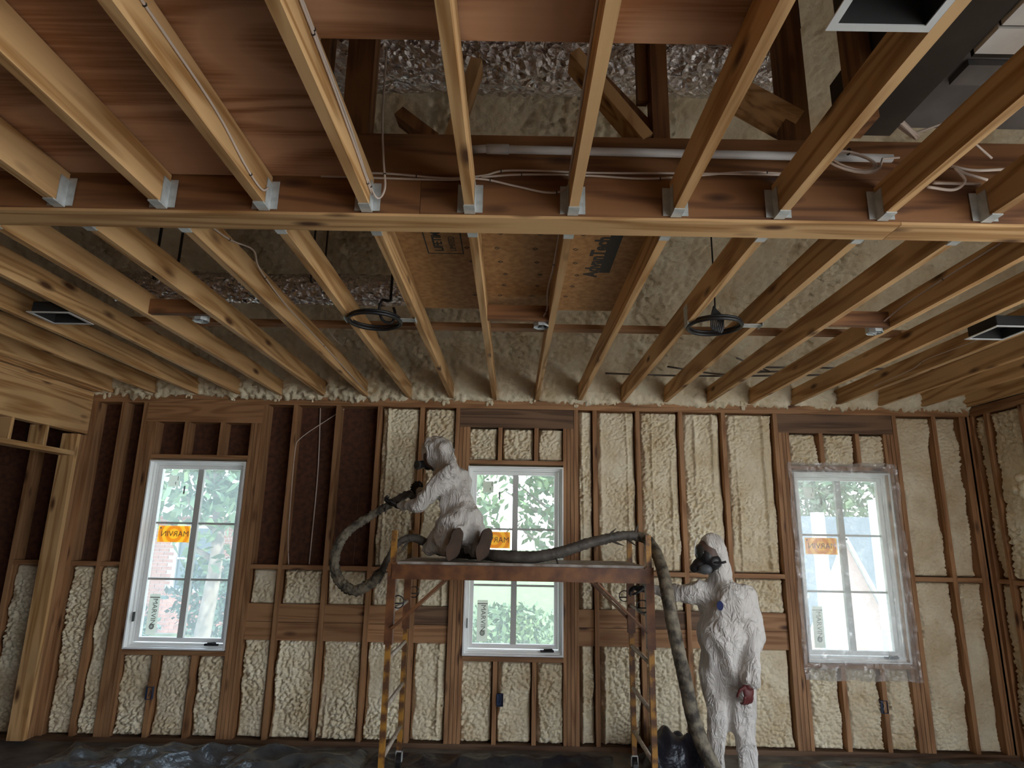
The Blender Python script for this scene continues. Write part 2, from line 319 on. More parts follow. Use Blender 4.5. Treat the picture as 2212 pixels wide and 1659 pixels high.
# ---- back wall
wb = empty('wall_back', (0, 0, 0), kind=S)
HD = .140
board('top_plate', -6.5, XR + .14, 0, HD, 2.973, 3.012, M['studX'], wb)
board('top_plate', -6.5, XR, -.002, HD, 2.932, 2.971, M['studX'], wb)
board('bottom_plate', -6.5, XR, -.0, HD, 0.0, .04, M['greyX'], wb)
kings = [-3.31, -2.17, -.34, .777, 2.66, 3.785]
fulls = [-6.0, -5.4, -4.9, -4.31, -3.83, -3.79, -3.52, -1.885, -1.48, -1.083, -.68, .955, 1.36, 1.765, 2.17, 4.16, 4.42, 4.46, 4.4795]
for x in kings + fulls: board('stud', x - .019, x + .019, -.001, HD - .001, .041, 2.931, M['studZ'], wb)
WIN = [(-3.19, -2.30), (-.225, .658), (2.79, 3.68)]
HDR = [(-3.289, -2.191), (-.319, .756), (2.681, 3.764)]
ZT, ZB = 2.385, .74
for i, ((x0, x1), (h0, h1)) in enumerate(zip(WIN, HDR)):
    board('header', h0, h1, .004, HD - .003, 2.752, 2.931, M['studX'] if i == 0 else M['greyX'], wb)
    for e, sgn in ((h0, 1), (h1, -1)):
        for k in range(3):
            a = e + sgn * (.0335 * k + .0015); b_ = e + sgn * (.0335 * k + .0315)
            board('jack_stud', min(a, b_), max(a, b_), .002 * (k % 2), HD - .002, .041, 2.751, M['studZ'], wb)
    board('head_plate', x0 - .018, x1 + .018, .001, HD - .004, 2.405, 2.442, M['studX'], wb)
    board('sill_plate', x0 - .018, x1 + .018, .001, HD - .004, .695, .732, M['studX'], wb)
    for cx in [x0 + .29, x0 + .63]:
        board('cripple_stud', cx - .019, cx + .019, .001, HD - .004, 2.443, 2.751, M['studZ'], wb)
        board('cripple_stud', cx - .019, cx + .019, .001, HD - .004, .041, .694, M['studZ'], wb)
# sheathing around the windows
xs = [-6.5]; 
for a, b_ in WIN: xs += [a - .01, b_ + .01]
xs += [XR + .2]
for i in range(len(xs) - 1):
    if i % 2 == 0:
        n = max(1, round((xs[i + 1] - xs[i]) / 1.22)); st = (xs[i + 1] - xs[i]) / n
        for k in range(n):
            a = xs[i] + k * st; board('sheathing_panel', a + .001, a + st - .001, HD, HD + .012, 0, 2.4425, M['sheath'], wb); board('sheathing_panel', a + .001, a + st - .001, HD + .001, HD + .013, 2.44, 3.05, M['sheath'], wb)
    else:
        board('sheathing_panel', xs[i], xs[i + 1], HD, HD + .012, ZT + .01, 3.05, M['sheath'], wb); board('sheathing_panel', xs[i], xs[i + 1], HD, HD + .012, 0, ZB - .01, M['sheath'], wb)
# bays
seq = sorted([-4.31] + [x for x in fulls if x > -3.8] + kings)
bays = []
for a, b_ in zip(seq, seq[1:]):
    if any(a < (w0 + w1) / 2 < b_ for w0, w1 in WIN) or b_ - a < .08: continue
    bays.append((a + .019, b_ - .019))
def blockrow(a, b_, z0, z1, name, mat, y0=0): return board(name, a + .001, b_ - .001, y0, HD - .004 if name == 'fire_block' else y0 + .038, z0, z1, mat, wb)
def foam(name, u0, u1, v0, v1, mp, parent, res=.0068, seed=0, depth=.05, amp=.02, ridges=0, rag=.03):
    amp *= 1.7; depth -= .008
    nu = max(4, int((u1 - u0) / res)); nv = max(4, int((v1 - v0) / res))
    U, V = np.meshgrid(np.linspace(u0, u1, nu), np.linspace(v0, v1, nv)); s = seed * 3.7 + .31
    eu = np.minimum(U - u0, u1 - U); ev = np.minimum(V - v0, v1 - V)
    rg = rag * (1.0 + 1.1 * pn(U * 4, V * 5, s + 11)); rg = np.maximum(rg, .006)
    e = np.clip(eu / rg, 0, 1) ** .6 * np.clip(ev / .02, 0, 1) ** .5
    h = popcorn(U, V, 1.0, s) * amp + depth + .012 * pn(U * 2.5, V * 1.6, s + 4)
    for k in range(ridges):
        c = u0 + (u1 - u0) * random.choice([.12, .2, .3, .78]) + .012 * pn(V * 3, V * 0 + k, s + 20); wd = random.uniform(.008, .016)
        h = h + .028 * np.exp(-((U - c) / wd) ** 2) * np.clip(.7 + pn(V * 1.3, V * 0 + k * 3, s + 30), 0, 1)
    h = h * (.15 + .85 * e) - .03 * (1 - e)
    idx = np.arange(nu * nv).reshape(nv, nu); Fq = np.stack([idx[:-1, :-1], idx[:-1, 1:], idx[1:, 1:], idx[1:, :-1]], -1).reshape(-1, 4)
    P = mp(U.ravel(), V.ravel(), h.ravel())
    return finish(name, P, Fq, M['foam'], parent, True)
mpb = lambda U, V, h: np.stack([U, HD - .045 - h, V], 1)      # surface somewhere between y .10 and .02
k = 0
for a, b_ in bays:
    k += 1; mid = (a + b_) / 2; between = (-2.2 < mid < -.3) or (.75 < mid < 2.7); outer = mid < -3.2 or mid > 3.75
    blockrow(a, b_, 1.43, 1.468, 'fire_block', M['studX'])
    rd = 0 if random.random() < .4 else random.randint(1, 2)
    if between:
        for z0 in (.83, .984):
            board('backing_plank', a + .001, b_ - .001, .03, .068, z0, z0 + .15, M['studX'] if random.random() < .6 else M['greyX'], wb)
        foam('foam_fill', a, b_, .041, .84, mpb, wb, seed=k, depth=.055, ridges=rd)
        foam('foam_fill', a, b_, 1.125, 1.43, mpb, wb, seed=k + 50, depth=.055, ridges=rd)
    elif mid > -4.2: foam('foam_fill', a, b_, .041, 1.43, mpb, wb, seed=k, depth=.055, ridges=rd)
    if mid > -1.1: foam('foam_fill', a, b_, 1.468, 2.931, mpb, wb, seed=k + 90, depth=.055, amp=.017, ridges=2 if mid > -.3 and mid < 2.6 or mid < -.6 else 0)
for i, (x0, x1) in enumerate(WIN):
    e = [x0 - .015, x0 + .271, x0 + .309, x0 + .611, x0 + .649, x1 + .015]
    for q in (0, 2, 4):
        foam('foam_fill', e[q], e[q + 1], .041, .695, mpb, wb, seed=200 + i * 9 + q, depth=.052, amp=.024)
        if i: foam('foam_fill', e[q], e[q + 1], 2.443, 2.752, mpb, wb, seed=300 + i * 9 + q, depth=.05)
# ---- left wall: opening to a dark room
wl = empty('wall_left', (0, 0, 0), kind=S)
for kk in range(3): board('jamb_stud', XL - .14, XL, -.15 + .05 * kk + .001, -.15 + .05 * kk + .048, .041, 2.60, M['studZ'] if kk else M['tanZ'], wl)
board('header', XL - .09, XL - .0, -4.8, -.02, 2.615, 2.93, M['tanY'], wl)
board('top_plate', XL - .14, XL, -7.5, -.02, 2.932, 2.97, M['tanY'], wl); board('top_plate', XL - .14, XL, -7.5, -.02, 2.973, 3.012, M['tanY'], wl)
board('sub_header', XL - .14, XL, -4.8, -.152, 2.40, 2.44, M['tanY'], wl)
for y in np.arange(-.53, -4.7, -.385): board('cripple_stud', XL - .138, XL - .001, y - .019, y + .019, 2.441, 2.614, M['tanZ'], wl)
for y in np.arange(-4.85, -7.5, -.4): board('stud', XL - .138, XL - .001, y - .019, y + .019, .041, 2.931, M['studZ'], wl)
board('bottom_plate', XL - .14, XL, -7.5, -4.85, 0, .04, M['studY'], wl)
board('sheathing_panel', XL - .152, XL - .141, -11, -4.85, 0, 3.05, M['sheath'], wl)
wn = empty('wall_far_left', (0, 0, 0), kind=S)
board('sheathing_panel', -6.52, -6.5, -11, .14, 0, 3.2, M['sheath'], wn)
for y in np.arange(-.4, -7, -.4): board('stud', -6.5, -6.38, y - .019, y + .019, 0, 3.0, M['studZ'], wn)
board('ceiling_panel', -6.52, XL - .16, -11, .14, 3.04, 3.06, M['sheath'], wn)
# ---- right wall
wr_ = empty('wall_right', (0, 0, 0), kind=S)
board('top_plate', XR, XR + .14, -6.0, -.02, 2.973, 3.012, M['studY'], wr_); board('top_plate', XR - .002, XR + .138, -6.0, -.02, 2.932, 2.971, M['studY'], wr_)
board('bottom_plate', XR, XR + .14, -6.0, -.001, 0, .04, M['studY'], wr_)
ys = [-.02, -.2, -.6, -1.0, -1.4, -1.8, -2.2, -2.6, -3.0]
mpr = lambda U, V, h: np.stack([XR + HD - .045 - h, U, V], 1)
for y in ys: board('stud', XR + (.001 if y < -.1 else -.0012), XR + .139, y - .019, y + .019, .041, 2.931, M['studZ'], wr_)
for i, (y1, y0) in enumerate(zip(ys, ys[1:])):
    board('fire_block', XR + .001, XR + .136, y0 + .02, y1 - .02, 1.43, 1.468, M['studY'], wr_)
    for z0, z1 in ((.041, 1.43), (1.468, 2.93)):
        foam('foam_fill', y0 + .019, y1 - .019, z0, z1, mpr, wr_, seed=400 + i * 2 + int(z0), res=.012 if i < 2 else .03, depth=.06)
board('sheathing_panel', XR + .14, XR + .152, -3.2, .14, 0, 3.05, M['sheath'], wr_)
m = MB()
for q in range(14): m.ell((4.45 + random.uniform(-.02, .03), -.56 + random.uniform(-.05, .05), 2.24 + random.uniform(-.08, .08)), (random.uniform(.025, .05),) * 3, n=10, m=6)
m.build('drape_lump', M['foam'], wr_, True)  # foam-coloured lumps standing in for a clear plastic drape
# ---- rear of the room, behind the camera: unseen wall, opening narrowed to make the daylight directional
wk = empty('wall_rear', (0, 0, 0), kind=S)
for x0, x1 in ((-6.5, 2.0), (4.3, 4.64)): board('wall_panel', x0, x1, -8.6, -8.5, 0, 3.0, M['studZ'], wk)
board('header', -2.2, 4.64, -8.6, -8.5, 2.6, 3.0, M['tanX'], wk)

# ---- ceiling: joists, beam, hangers
ce = empty('ceiling', (0, 0, 0), kind=S)
SP = .4064; JZ0, JZ1 = 3.02, 3.16
hang = MB()
def hanger(x, y, sgn, par):
    h = MB(); t = .0025; hw = .021
    h.box(x - hw, x + hw, min(y, y + sgn * .065), max(y, y + sgn * .065), JZ0 - .006, JZ0 - .001)
    for s in (-1, 1):
        h.box(min(x + s * .0195, x + s * (.0195 + t)), max(x + s * .0195, x + s * (.0195 + t)), min(y, y + sgn * .05), max(y, y + sgn * .05), JZ0 - .002, JZ0 + .11)
        h.box(min(x + s * .02, x + s * .05), max(x + s * .02, x + s * .05), min(y + sgn * .0, y + sgn * .003), max(y + sgn * .0, y + sgn * .003), JZ0, JZ0 + .12)
    h.build('joist_hanger', M['galv'], par)
for kx in range(-9, 12):
    x = kx * SP
    if x > XR - .03: x = XR - .03
    wig = random.uniform(-.004, .004)
    far = board('joist', x - .0185, x + .0185, -3.463, .03 if kx > -9 else .0, JZ0, JZ1 + random.uniform(-.004, .004), M['tanY'], ce)
    hanger(x, -3.463, 1, far)
    near = board('joist', x - .0185, x + .0185, -8.4, -3.60, JZ0, JZ1 + random.uniform(-.004, .004), M['tanY'], ce)
    hanger(x, -3.60, -1, near)
for x in (XL + .019, XL + .058): board('joist', x - .0185, x + .0185, -8.4, -.0, JZ0 - (.0 if x > XL + .04 else .004), JZ1, M['tanY'], ce)
for q in range(3):
    y0 = -3.595 + q * .0433
    board('beam_ply', -6.5, 1.66 if q % 2 else -.2, y0, y0 + .0425, 3.0125, 3.20, M['darkX'], ce); board('beam_ply', 1.662 if q % 2 else -.198, XR + .14, y0, y0 + .0425, 3.0125, 3.20, M['darkX'], ce)
board('beam_sole', -6.5, 1.70, -3.597, -3.466, 3.0, 3.012, M['tanX'], ce); board('beam_sole', 1.702, XR + .14, -3.597, -3.466, 3.0, 3.012, M['tanX'], ce)
board('beam_ply', -.78, 4.6, -3.575, -3.49, 3.203, 3.385, M['darkX'], ce)
board('strongback', -2.85, 3.15, -1.735, -1.65, 3.165, 3.197, M['studX'], ce)
# attic framing
for x, w_ in ((-.50, .115), (-.66, .04), (.785, .07), (1.36, .1)):
    board('post', x - w_ / 2, x + w_ / 2, -3.545, -3.455, 3.386, 5.6, M['darkZ'], ce)
board('post', .70, .745, -3.50, -3.46, 3.62, 5.2, M['darkZ'], ce)
MB().bar((.72, -3.52, 3.39), (.42, -3.52, 3.80), .05, .12, up=(0, 1, 0)).build('brace', M['tanZ'], ce)
MB().bar((.80, -3.44, 3.44), (.50, -3.44, 3.80), .05, .09, up=(0, 1, 0)).build('brace', M['darkZ'], ce)
MB().bar((1.36, -3.50, 3.50), (1.08, -3.50, 3.68), .04, .17, up=(0, 1, 0)).build('brace', M['tanX'], ce)
MB().bar((-.10, -3.50, 3.39), (.0, -3.50, 3.78), .05, .1, up=(0, 1, 0)).build('brace', M['tanZ'], ce)
MB().bar((-.16, -3.52, 3.38), (-.32, -3.50, 3.52), .05, .08, up=(0, 1, 0)).build('brace', M['darkZ'], ce)
board('attic_stud', 1.355, 1.395, -4.02, -3.90, 3.17, 5.4, M['darkZ'], ce)
# ---- roof: sprayed foam underside over rafters, gable ends
rf = empty('roof', (0, 0, 0), kind=S)
def roof_foam():
    prof = [(.10, 2.995), (-.005, 3.0), (-.03, 3.05), (-.05, 3.17), (-.10, 3.28), (-4.3, 6.64), (-4.9, 6.64), (-9.0, 3.36)]
    ss = [0]; 
    for p, q in zip(prof, prof[1:]): ss.append(ss[-1] + math.dist(p, q))
    du = .018; nv = int(ss[-1] / .018); nu = int(8.7 / du)
    s = np.linspace(0, ss[-1], nv); Y = np.interp(s, ss, [p[0] for p in prof]); Z = np.interp(s, ss, [p[1] for p in prof])
    ty = np.gradient(Y); tz = np.gradient(Z); ln = np.hypot(ty, tz); ny = -tz / ln; nz = ty / ln      # normal into the attic
    ny, nz = (ny, nz) if nz[nv // 2] < 0 else (-ny, -nz)
    X = np.linspace(-4.05, 4.65, nu); XX, SS = np.meshgrid(X, s)
    h = .062 * popcorn(XX * .8, SS * .8, 1.0, 77.3) + .02 * pn(XX * 1.6, SS * 1.6, 12.1)
    fr = np.abs(((XX / SP + .5) % 1) - .5) * SP
    h = h - .03 * np.exp(-(fr / .03) ** 2) * (.6 + .8 * pn(XX * 2, SS * .8, 5.5)); eave = np.exp(-SS / .5); h = h * (1 + .1 * eave)
    h = h - .02
    h[0, :] = 0; P = np.stack([XX.ravel(), (Y[:, None] + ny[:, None] * h).ravel(), (Z[:, None] + nz[:, None] * h).ravel()], 1)
    idx = np.arange(nu * nv).reshape(nv, nu); Fq = np.stack([idx[:-1, :-1], idx[:-1, 1:], idx[1:, 1:], idx[1:, :-1]], -1).reshape(-1, 4)
    finish('foam_lining', P, Fq, M['roof_foam'], rf, True)
roof_foam()
def gable(x, sgn):
    mp = lambda U, V, h: np.stack([x + sgn * h, U, V], 1)
    foam('foam_lining', -8.6, .12, 3.05, 6.8, mp, rf, res=.04, seed=500 + sgn, depth=.02, amp=.04)
gable(-4.02, 1); gable(4.62, -1)
board('roof_deck', -7.0, 5.0, -9.3, -9.25, 2.9, 3.6, M['sheath'], rf)
MB().bar((-1, .5, 3.05), (-1, -4.4, 6.95), 11.6, .02, up=(0, .6, .8)).build('roof_deck', M['sheath'], rf)
MB().bar((-1, -9.4, 3.05), (-1, -4.4, 6.95), 11.6, .02, up=(0, -.6, .8)).build('roof_deck', M['sheath'], rf)
# foam dribbles over the top plate
for kx in range(-9, 11):
    x = kx * SP + random.uniform(-.09, -.03); m = MB()
    big = random.random() < .4
    for q in range(6):
        r = random.uniform(.006, .013) * (1.5 if big else 1); m.ell((x + random.uniform(-.03, .03), -.006, 3.008 - random.uniform(-.01, .03) * (1.3 if big else .7)), (r, r * .8, r * random.uniform(.7, 1.8)), n=10, m=6)
    m.build('foam_dribble', M['foam'], rf, True)

# ---- windows
def make_window(i, x0, x1):
    win = empty('window_%d' % i, ((x0 + x1) / 2, .05, ZB), kind=S)
    t = .012; m = MB()                                     # jamb extension flush with the studs
    for a in ((x0, x0 + t), (x1 - t, x1)): m.box(a[0], a[1], -.012, .15, ZB, ZT)
    m.box(x0 + t, x1 - t, -.012, .15, ZT - t, ZT); m.box(x0 + t, x1 - t, -.012, .15, ZB, ZB + t)
    m.build('jamb', M['white'], win)
    m = MB()
    for d, y0, y1 in ((.012, .045, .15), (.026, .075, .15)):
        a0, a1, b0, b1 = x0 + t, x1 - t, ZB + t, ZT - t; e = d
        m.box(a0, a0 + e, y0, y1, b0, b1); m.box(a1 - e, a1, y0, y1, b0, b1); m.box(a0 + e, a1 - e, y0, y1, b1 - e, b1); m.box(a0 + e, a1 - e, y0, y1, b0, b0 + e)
    m.build('frame', M['white'], win)
    s0, s1, u0, u1 = x0 + .042, x1 - .042, ZB + .048, ZT - .042; e = .036; m = MB()
    m.box(s0, s0 + e, .09, .135, u0, u1); m.box(s1 - e, s1, .09, .135, u0, u1); m.box(s0 + e, s1 - e, .09, .135, u1 - e * .8, u1); m.box(s0 + e, s1 - e, .09, .135, u0, u0 + e)
    m.build('sash', M['white'], win)
    g0, g1, v0, v1 = s0 + e, s1 - e, u0 + e, u1 - e * .8; c = (g0 + g1) / 2
    board('mullion', c - .026, c + .026, .085, .125, v0, v1, M['greyframe'], win)
    zs = [v0 + (v1 - v0) * q / 3 for q in range(4)]
    for z in zs[1:3]:
        for a, b_ in ((g0, c - .026), (c + .026, g1)): board('muntin', a, b_, .104, .12, z - .009, z + .009, M['greyframe'], win)
    for q in range(3):
        for a, b_ in ((g0, c - .026), (c + .026, g1)):
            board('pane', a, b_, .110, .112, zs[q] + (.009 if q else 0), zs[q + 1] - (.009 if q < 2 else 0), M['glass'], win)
    h = MB().tube([(x1 - .17, .035, ZB + .052), (x1 - .10, .03, ZB + .058), (x1 - .085, .03, ZB + .045), (x1 - .165, .03, ZB + .04), (x1 - .17, .035, ZB + .052)], .006, 6)
    h.box(x1 - .20, x1 - .08, .04, .06, ZB + .03, ZB + .048); h.build('crank_handle', M['black'], win)
    MB().box(x0 + .028, x0 + .034, .03, .06, ZB + .22, ZB + .30).build('latch', M['black'], win)
    # stickers on the outside of the glass (seen reversed)
    st = board('sticker', x0 + .105, x0 + .40, .1135, .1143, ZB + .905, ZB + 1.053, M['sticker'], win)
    text('lettering', 'MARVIN', .071, M['ink'], st, frame_mat((x0 + .392, .1128, ZB + .957), (-1, 0, 0), (0, 0, 1)))
    board('mark', x0 + .118, x0 + .132, .1125, .1130, ZB + 1.025, ZB + 1.04, M['inkgrey'], st); 
    st = board('sticker', x0 + .135, x0 + .235, .1135, .1143, ZB + 1.41, ZB + 1.515, M['paper'], win)
    board('mark', x0 + .20, x0 + .207, .1125, .1130, ZB + 1.43, ZB + 1.455, M['inkgrey'], st); board('mark', x0 + .218, x0 + .224, .1125, .1130, ZB + 1.47, ZB + 1.51, M['inkgrey'], st)
    board('sticker', x0 + .285, x0 + .30, .1135, .1143, ZB + 1.345, ZB + 1.42, M['inkgrey'], win)
    st = board('sticker', x0 + .115, x0 + .21, .1135, .1143, ZB + .10, ZB + .45, M['paper'], win)
    text('lettering', 'MARVIN', .062, M['inkgrey'], st, frame_mat((x0 + .150, .1128, ZB + .41), (0, 0, -1), (1, 0, 0)))
    MB().torus((x0 + .165, .1125, ZB + .17), .019, .004, (0, 1, 0), 16, 5).torus((x0 + .165, .1125, ZB + .17), .009, .003, (0, 1, 0), 12, 5).build('mark', M['inkgrey'], st)
    board('mark', x0 + .117, x0 + .208, .1125, .1130, ZB + .415, ZB + .423, M['inkgrey'], st)
    return win
for i, (x0, x1) in enumerate(WIN): make_window(i + 1, x0, x1)
#PART2
# ================================================================== OUTSIDE
def grass_mat():
    return plain('lawn', (.13, .19, .07), .9, noise=(3, (.08, .12, .04)), bump=(30, .5, .02))
M['grass'] = grass_mat(); M['drive'] = plain('concrete_drive', (.62, .58, .52), .9, noise=(2, (.5, .46, .4)))
M['leaf'] = plain('leaves', (.16, .25, .10), .6, noise=(.8, (.08, .15, .08))); M['leaf2'] = plain('leaves_dark', (.09, .17, .10), .6, noise=(.9, (.05, .10, .08)))
M['bark'] = plain('bark', (.30, .26, .22), .9, noise=(6, (.2, .17, .14))); M['brick'] = plain('brick', (.55, .28, .22), .85, noise=(9, (.42, .2, .16))); M['mortar'] = plain('mortar', (.6, .55, .5), .9)
M['trimw'] = plain('trim_white', (.85, .86, .86), .6); M['roofing'] = plain('roofing', (.33, .33, .35), .9); M['winglass'] = plain('house_glass', (.10, .16, .20), .15)
M['wrap'] = plain('house_wrap', (.20, .25, .31), .6); M['ltan'] = plain('porch_lumber', (.75, .6, .4), .7)
yard = board('lawn', -60, 60, .3, 80, -.62, -.52, M['grass'], None, kind=S)
board('patio', -14, 7.5, .3, 4.2, -.52, -.47, M['drive'], None, kind=S)
board('rear_bounce_ground', -30, 40, -45, -8.62, -.3, -.2, M['drive'], None, kind=S); board('side_bounce_ground', 4.66, 40, -8.6, .28, -.3, -.2, M['drive'], None, kind=S)  # unseen pale ground added to bounce sunlight up onto the joists
def leaves(c, r, n, size, mat, name, parent):
    p = rng.normal(size=(n, 3)); p /= np.linalg.norm(p, axis=1)[:, None]; p *= (rng.random(n) ** .45)[:, None]
    lump = 1 + .35 * pn(p[:, 0] * 2.2 + c[0], p[:, 1] * 2.2, p[:, 2] * 2.2); p = p * np.array(r) * lump[:, None] + np.array(c)
    a = rng.normal(size=(n, 3)); a /= np.linalg.norm(a, axis=1)[:, None]; b = np.cross(a, rng.normal(size=(n, 3))); b /= np.linalg.norm(b, axis=1)[:, None]; s = size * (.6 + .8 * rng.random(n))[:, None]
    V = np.stack([p - a * s, p + b * s * .5, p + a * s, p - b * s * .5], 1).reshape(-1, 3); return finish(name, V, np.arange(4 * n).reshape(n, 4), mat, parent)
def tree(x, y, h, r, label, mat, n=5200, base=-.52, bare=False):
    t = empty('tree', (x, y, base), label, 'tree', 'trees in the yard beyond the windows')
    m = MB(); m.tube(spline([(x, y, base), (x + .12, y, base + h * .3), (x - .1, y + .1, base + h * .6), (x, y, base + h * .9)], 5), [.16 * (1 - .75 * i / 15) for i in range(16)], 8); m.build('trunk', M['bark'], t, True)
    m = MB()
    for q in range(16 if bare else 9):
        z = base + h * random.uniform(.22, .75); a = random.uniform(0, 2 * PI); L = r * random.uniform(.6, 1.1)
        pts = [(x, y, z), (x + math.cos(a) * L * .5, y + math.sin(a) * L * .5, z + L * .3), (x + math.cos(a + .3) * L, y + math.sin(a + .3) * L, z + L * random.uniform(.4, .9))]
        m.tube(spline(pts, 4), [.06, .055, .05, .045, .04, .03, .025, .02, .012], 5)
    m.build('branches', M['bark'], t, True)
    leaves((x, y, base + h * .68), (r, r, h * .42), n, .13, mat, 'foliage', t)
    return t
tree(-10.2, 16.5, 9.5, 2.8, 'tall leafy tree seen through the left window, left of its mullion', M['leaf2'], 2600)
tree(-5.35, 6.1, 6.0, 1.45, 'bright green tree filling the upper right panes of the left window', M['leaf'], 2300)
tree(-1.3, 8.2, 5.2, 1.35, 'spindly tree behind the left half of the middle window', M['leaf'], 1500, bare=True)
tree(1.5, 9.9, 5.5, 1.5, 'twiggy tree behind the right half of the middle window', M['leaf'], 1900, bare=True)
tree(9.4, 13.5, 6.4, 2.6, 'green tree behind the top panes of the film covered window', M['leaf'])
def shrub(x, y, r, h, label, mat, n=1600):
    t = empty('shrub', (x, y, -.52), label, 'shrub', 'shrubs beyond the windows'); m = MB()
    for q in range(6): m.tube([(x, y, -.52), (x + random.uniform(-.5, .5) * r, y + random.uniform(-.5, .5) * r, -.52 + h * .7)], .012, 5)
    m.build('stem', M['bark'], t); leaves((x, y, -.52 + h * .55), (r, r, h * .5), n, .07, mat, 'foliage', t)
shrub(-5.75, 7.3, .8, 1.75, 'round shrub in front of the brick house, right of its window', M['leaf2'])
shrub(-6.6, 5.6, .6, 1.0, 'low shrub beside the brick house wall under its window', M['leaf2'])
shrub(.2, 6.6, 1.1, 1.0, 'low shrub behind the lower panes of the middle window', M['leaf'])
# brick house
hs = empty('house', (-8.2, 9.2, -.52), 'pale red brick house with white trimmed window, seen through the left window', 'house')
wm = MB(); X0, X1, YH = -11.5, -5.6, 8.8; wx0, wx1 = -7.35, -6.55
wm.box(X0, wx0, YH, YH + .2, -.52, 2.1); wm.box(wx1, X1, YH, YH + .2, -.52, 2.1); wm.box(wx0, wx1, YH, YH + .2, -.52, .4); wm.box(wx0, wx1, YH, YH + .2, 1.75, 2.1); wm.box(X1 - .2, X1, YH + .2, YH + 3, -.52, 2.1)
wm.build('wall', M['mortar'], hs)
bm_ = MB(); 
for r_ in range(33):
    z = -.5 + r_ * .078
    for q in range(27):
        x = X0 + .02 + q * .22 + (r_ % 2) * .11
        if x + .205 < X1 and not (z + .06 > .38 and z < 1.77 and x + .2 > wx0 - .06 and x < wx1 + .06): bm_.box(x, x + .205, YH - .012, YH, z, z + .066)
props(bm_.build('brick_courses', M['brick'], hs), kind='stuff')
fw = MB(); 
for a in ((wx0 - .06, wx0 + .02, .36, 1.8), (wx1 - .02, wx1 + .06, .36, 1.8), (wx0, wx1, .36, .42), (wx0, wx1, 1.74, 1.8), (wx0, wx1, 1.06, 1.1)): fw.box(a[0], a[1], YH - .03, YH + .06, a[2], a[3])
wf = fw.build('window', M['trimw'], hs); board('pane', wx0, wx1, YH + .03, YH + .05, .4, 1.76, M['winglass'], wf)
MB().bar(((X0 + X1) / 2, YH - .5, 2.05), ((X0 + X1) / 2, YH + 1.4, 3.0), X1 - X0 + .8, .08, up=(0, 0, 1)).build('roof', M['roofing'], hs)
board('gutter', X0 - .4, X1 + .4, YH - .62, YH - .5, 2.0, 2.14, M['trimw'], hs)
# white A-framed panel
sh = empty('gabled_panel', (7.12, 7.6, -.52), 'pale pink gabled panel with white rake boards, seen through the film covered window', 'panel')
gx, gy = 7.12, 7.6
MB().add([(gx - 1.02, gy, -.52), (gx + 1.02, gy, -.52), (gx, gy, 1.70), (gx - 1.02, gy + .12, -.52), (gx + 1.02, gy + .12, -.52), (gx, gy + .12, 1.70)], [(0, 1, 2), (5, 4, 3), (0, 3, 4, 1), (1, 4, 5, 2), (2, 5, 3, 0)]).build('body', plain('shed_pink', (.66, .46, .42), .8), sh)
for s in (-1, 1): MB().bar((gx + s * 1.07, gy - .04, -.50), (gx, gy - .04, 1.80), .06, .085, up=(0, 1, 0)).build('rake_board', M['trimw'], sh)
fn = empty('privacy_screen', (6.3, 5.2, -.52), 'pale wrapped wall panel on posts outside the film covered window', 'screen')
board('panel', 3.6, 11.5, 9.8, 9.9, -.52, 2.3, M['wrap'], fn); board('post', 5.80, 5.97, 6.0, 6.2, -.52, 2.25, M['trimw'], fn); board('post', 6.90, 7.0, 6.0, 6.2, -.52, 2.5, M['trimw'], fn)
# porch roof outside middle and right windows
po = empty('porch', (2, 2, 2.6), 'unfinished porch roof with pale joists outside the middle and right windows', 'porch')
board('beam', -2.0, 6.5, 2.6, 2.7, 2.62, 2.86, M['ltan'], po); board('ceiling_panel', -2.0, 6.5, .25, 2.7, 2.96, 2.98, M['osb'], po)
for x in np.arange(-1.7, 6.4, .61): board('joist', x, x + .04, .25, 2.6, 2.80, 2.955, M['ltan'], po)
for x in (-1.9, 6.3): board('post', x, x + .12, 2.6, 2.7, -.5, 2.62, M['trimw'], po)

# ================================================================== IN THE ATTIC
G = 'plywood sheets on the joists'
t = board('plywood_sheet', -3.4, -.405, -4.82, -3.602, 3.166, 3.184, M['ply'], None, label='large plywood sheet over the joists at upper left, against the beam', cat='plywood', group=G)
t = board('plywood_sheet', -3.4, -.405, -6.05, -4.823, 3.166, 3.184, M['ply'], None, label='plywood sheet on the joists at the top left corner of the photo', cat='plywood', group=G)
t = board('plywood_sheet', -.402, .83, -5.55, -4.33, 3.166, 3.184, M['ply'], None, label='swirly grained plywood sheet bridging the joists at top centre', cat='plywood', group=G)
ob = empty('osb_panel', (.22, -2.7, 3.165), 'stamped orange brown OSB panel lying on the joists behind the beam', 'panel')
board('sheet', -.43, .88, -3.40, -2.10, 3.166, 3.184, M['osb'], ob)
text('lettering', 'AdvanTech', .105, M['inkgrey'], ob, frame_mat((.625, -2.64, 3.1655), (.03, -1, 0), (-1, -.03, 0)), bold=.004)
MB().box(.632, .69, -3.38, -2.70, 3.1648, 3.1658).build('mark', M['inkgrey'], ob)
text('lettering', 'LIFETIME', .062, M['inkgrey'], ob, frame_mat((-.18, -2.935, 3.1655), (.0, -1, 0), (-1, 0, 0)), bold=.002)
text('lettering', 'LIMITED', .045, M['inkgrey'], ob, frame_mat((-.115, -2.935, 3.1655), (.0, -1, 0), (-1, 0, 0)))
m = MB(); 
for a in ((-.262, -.256, -3.3, -2.905), (-.085, -.079, -3.3, -2.905), (-.262, -.079, -2.911, -2.905)): m.box(*a, 3.1648, 3.1658)
m.build('mark', M['inkgrey'], ob)
m = MB()
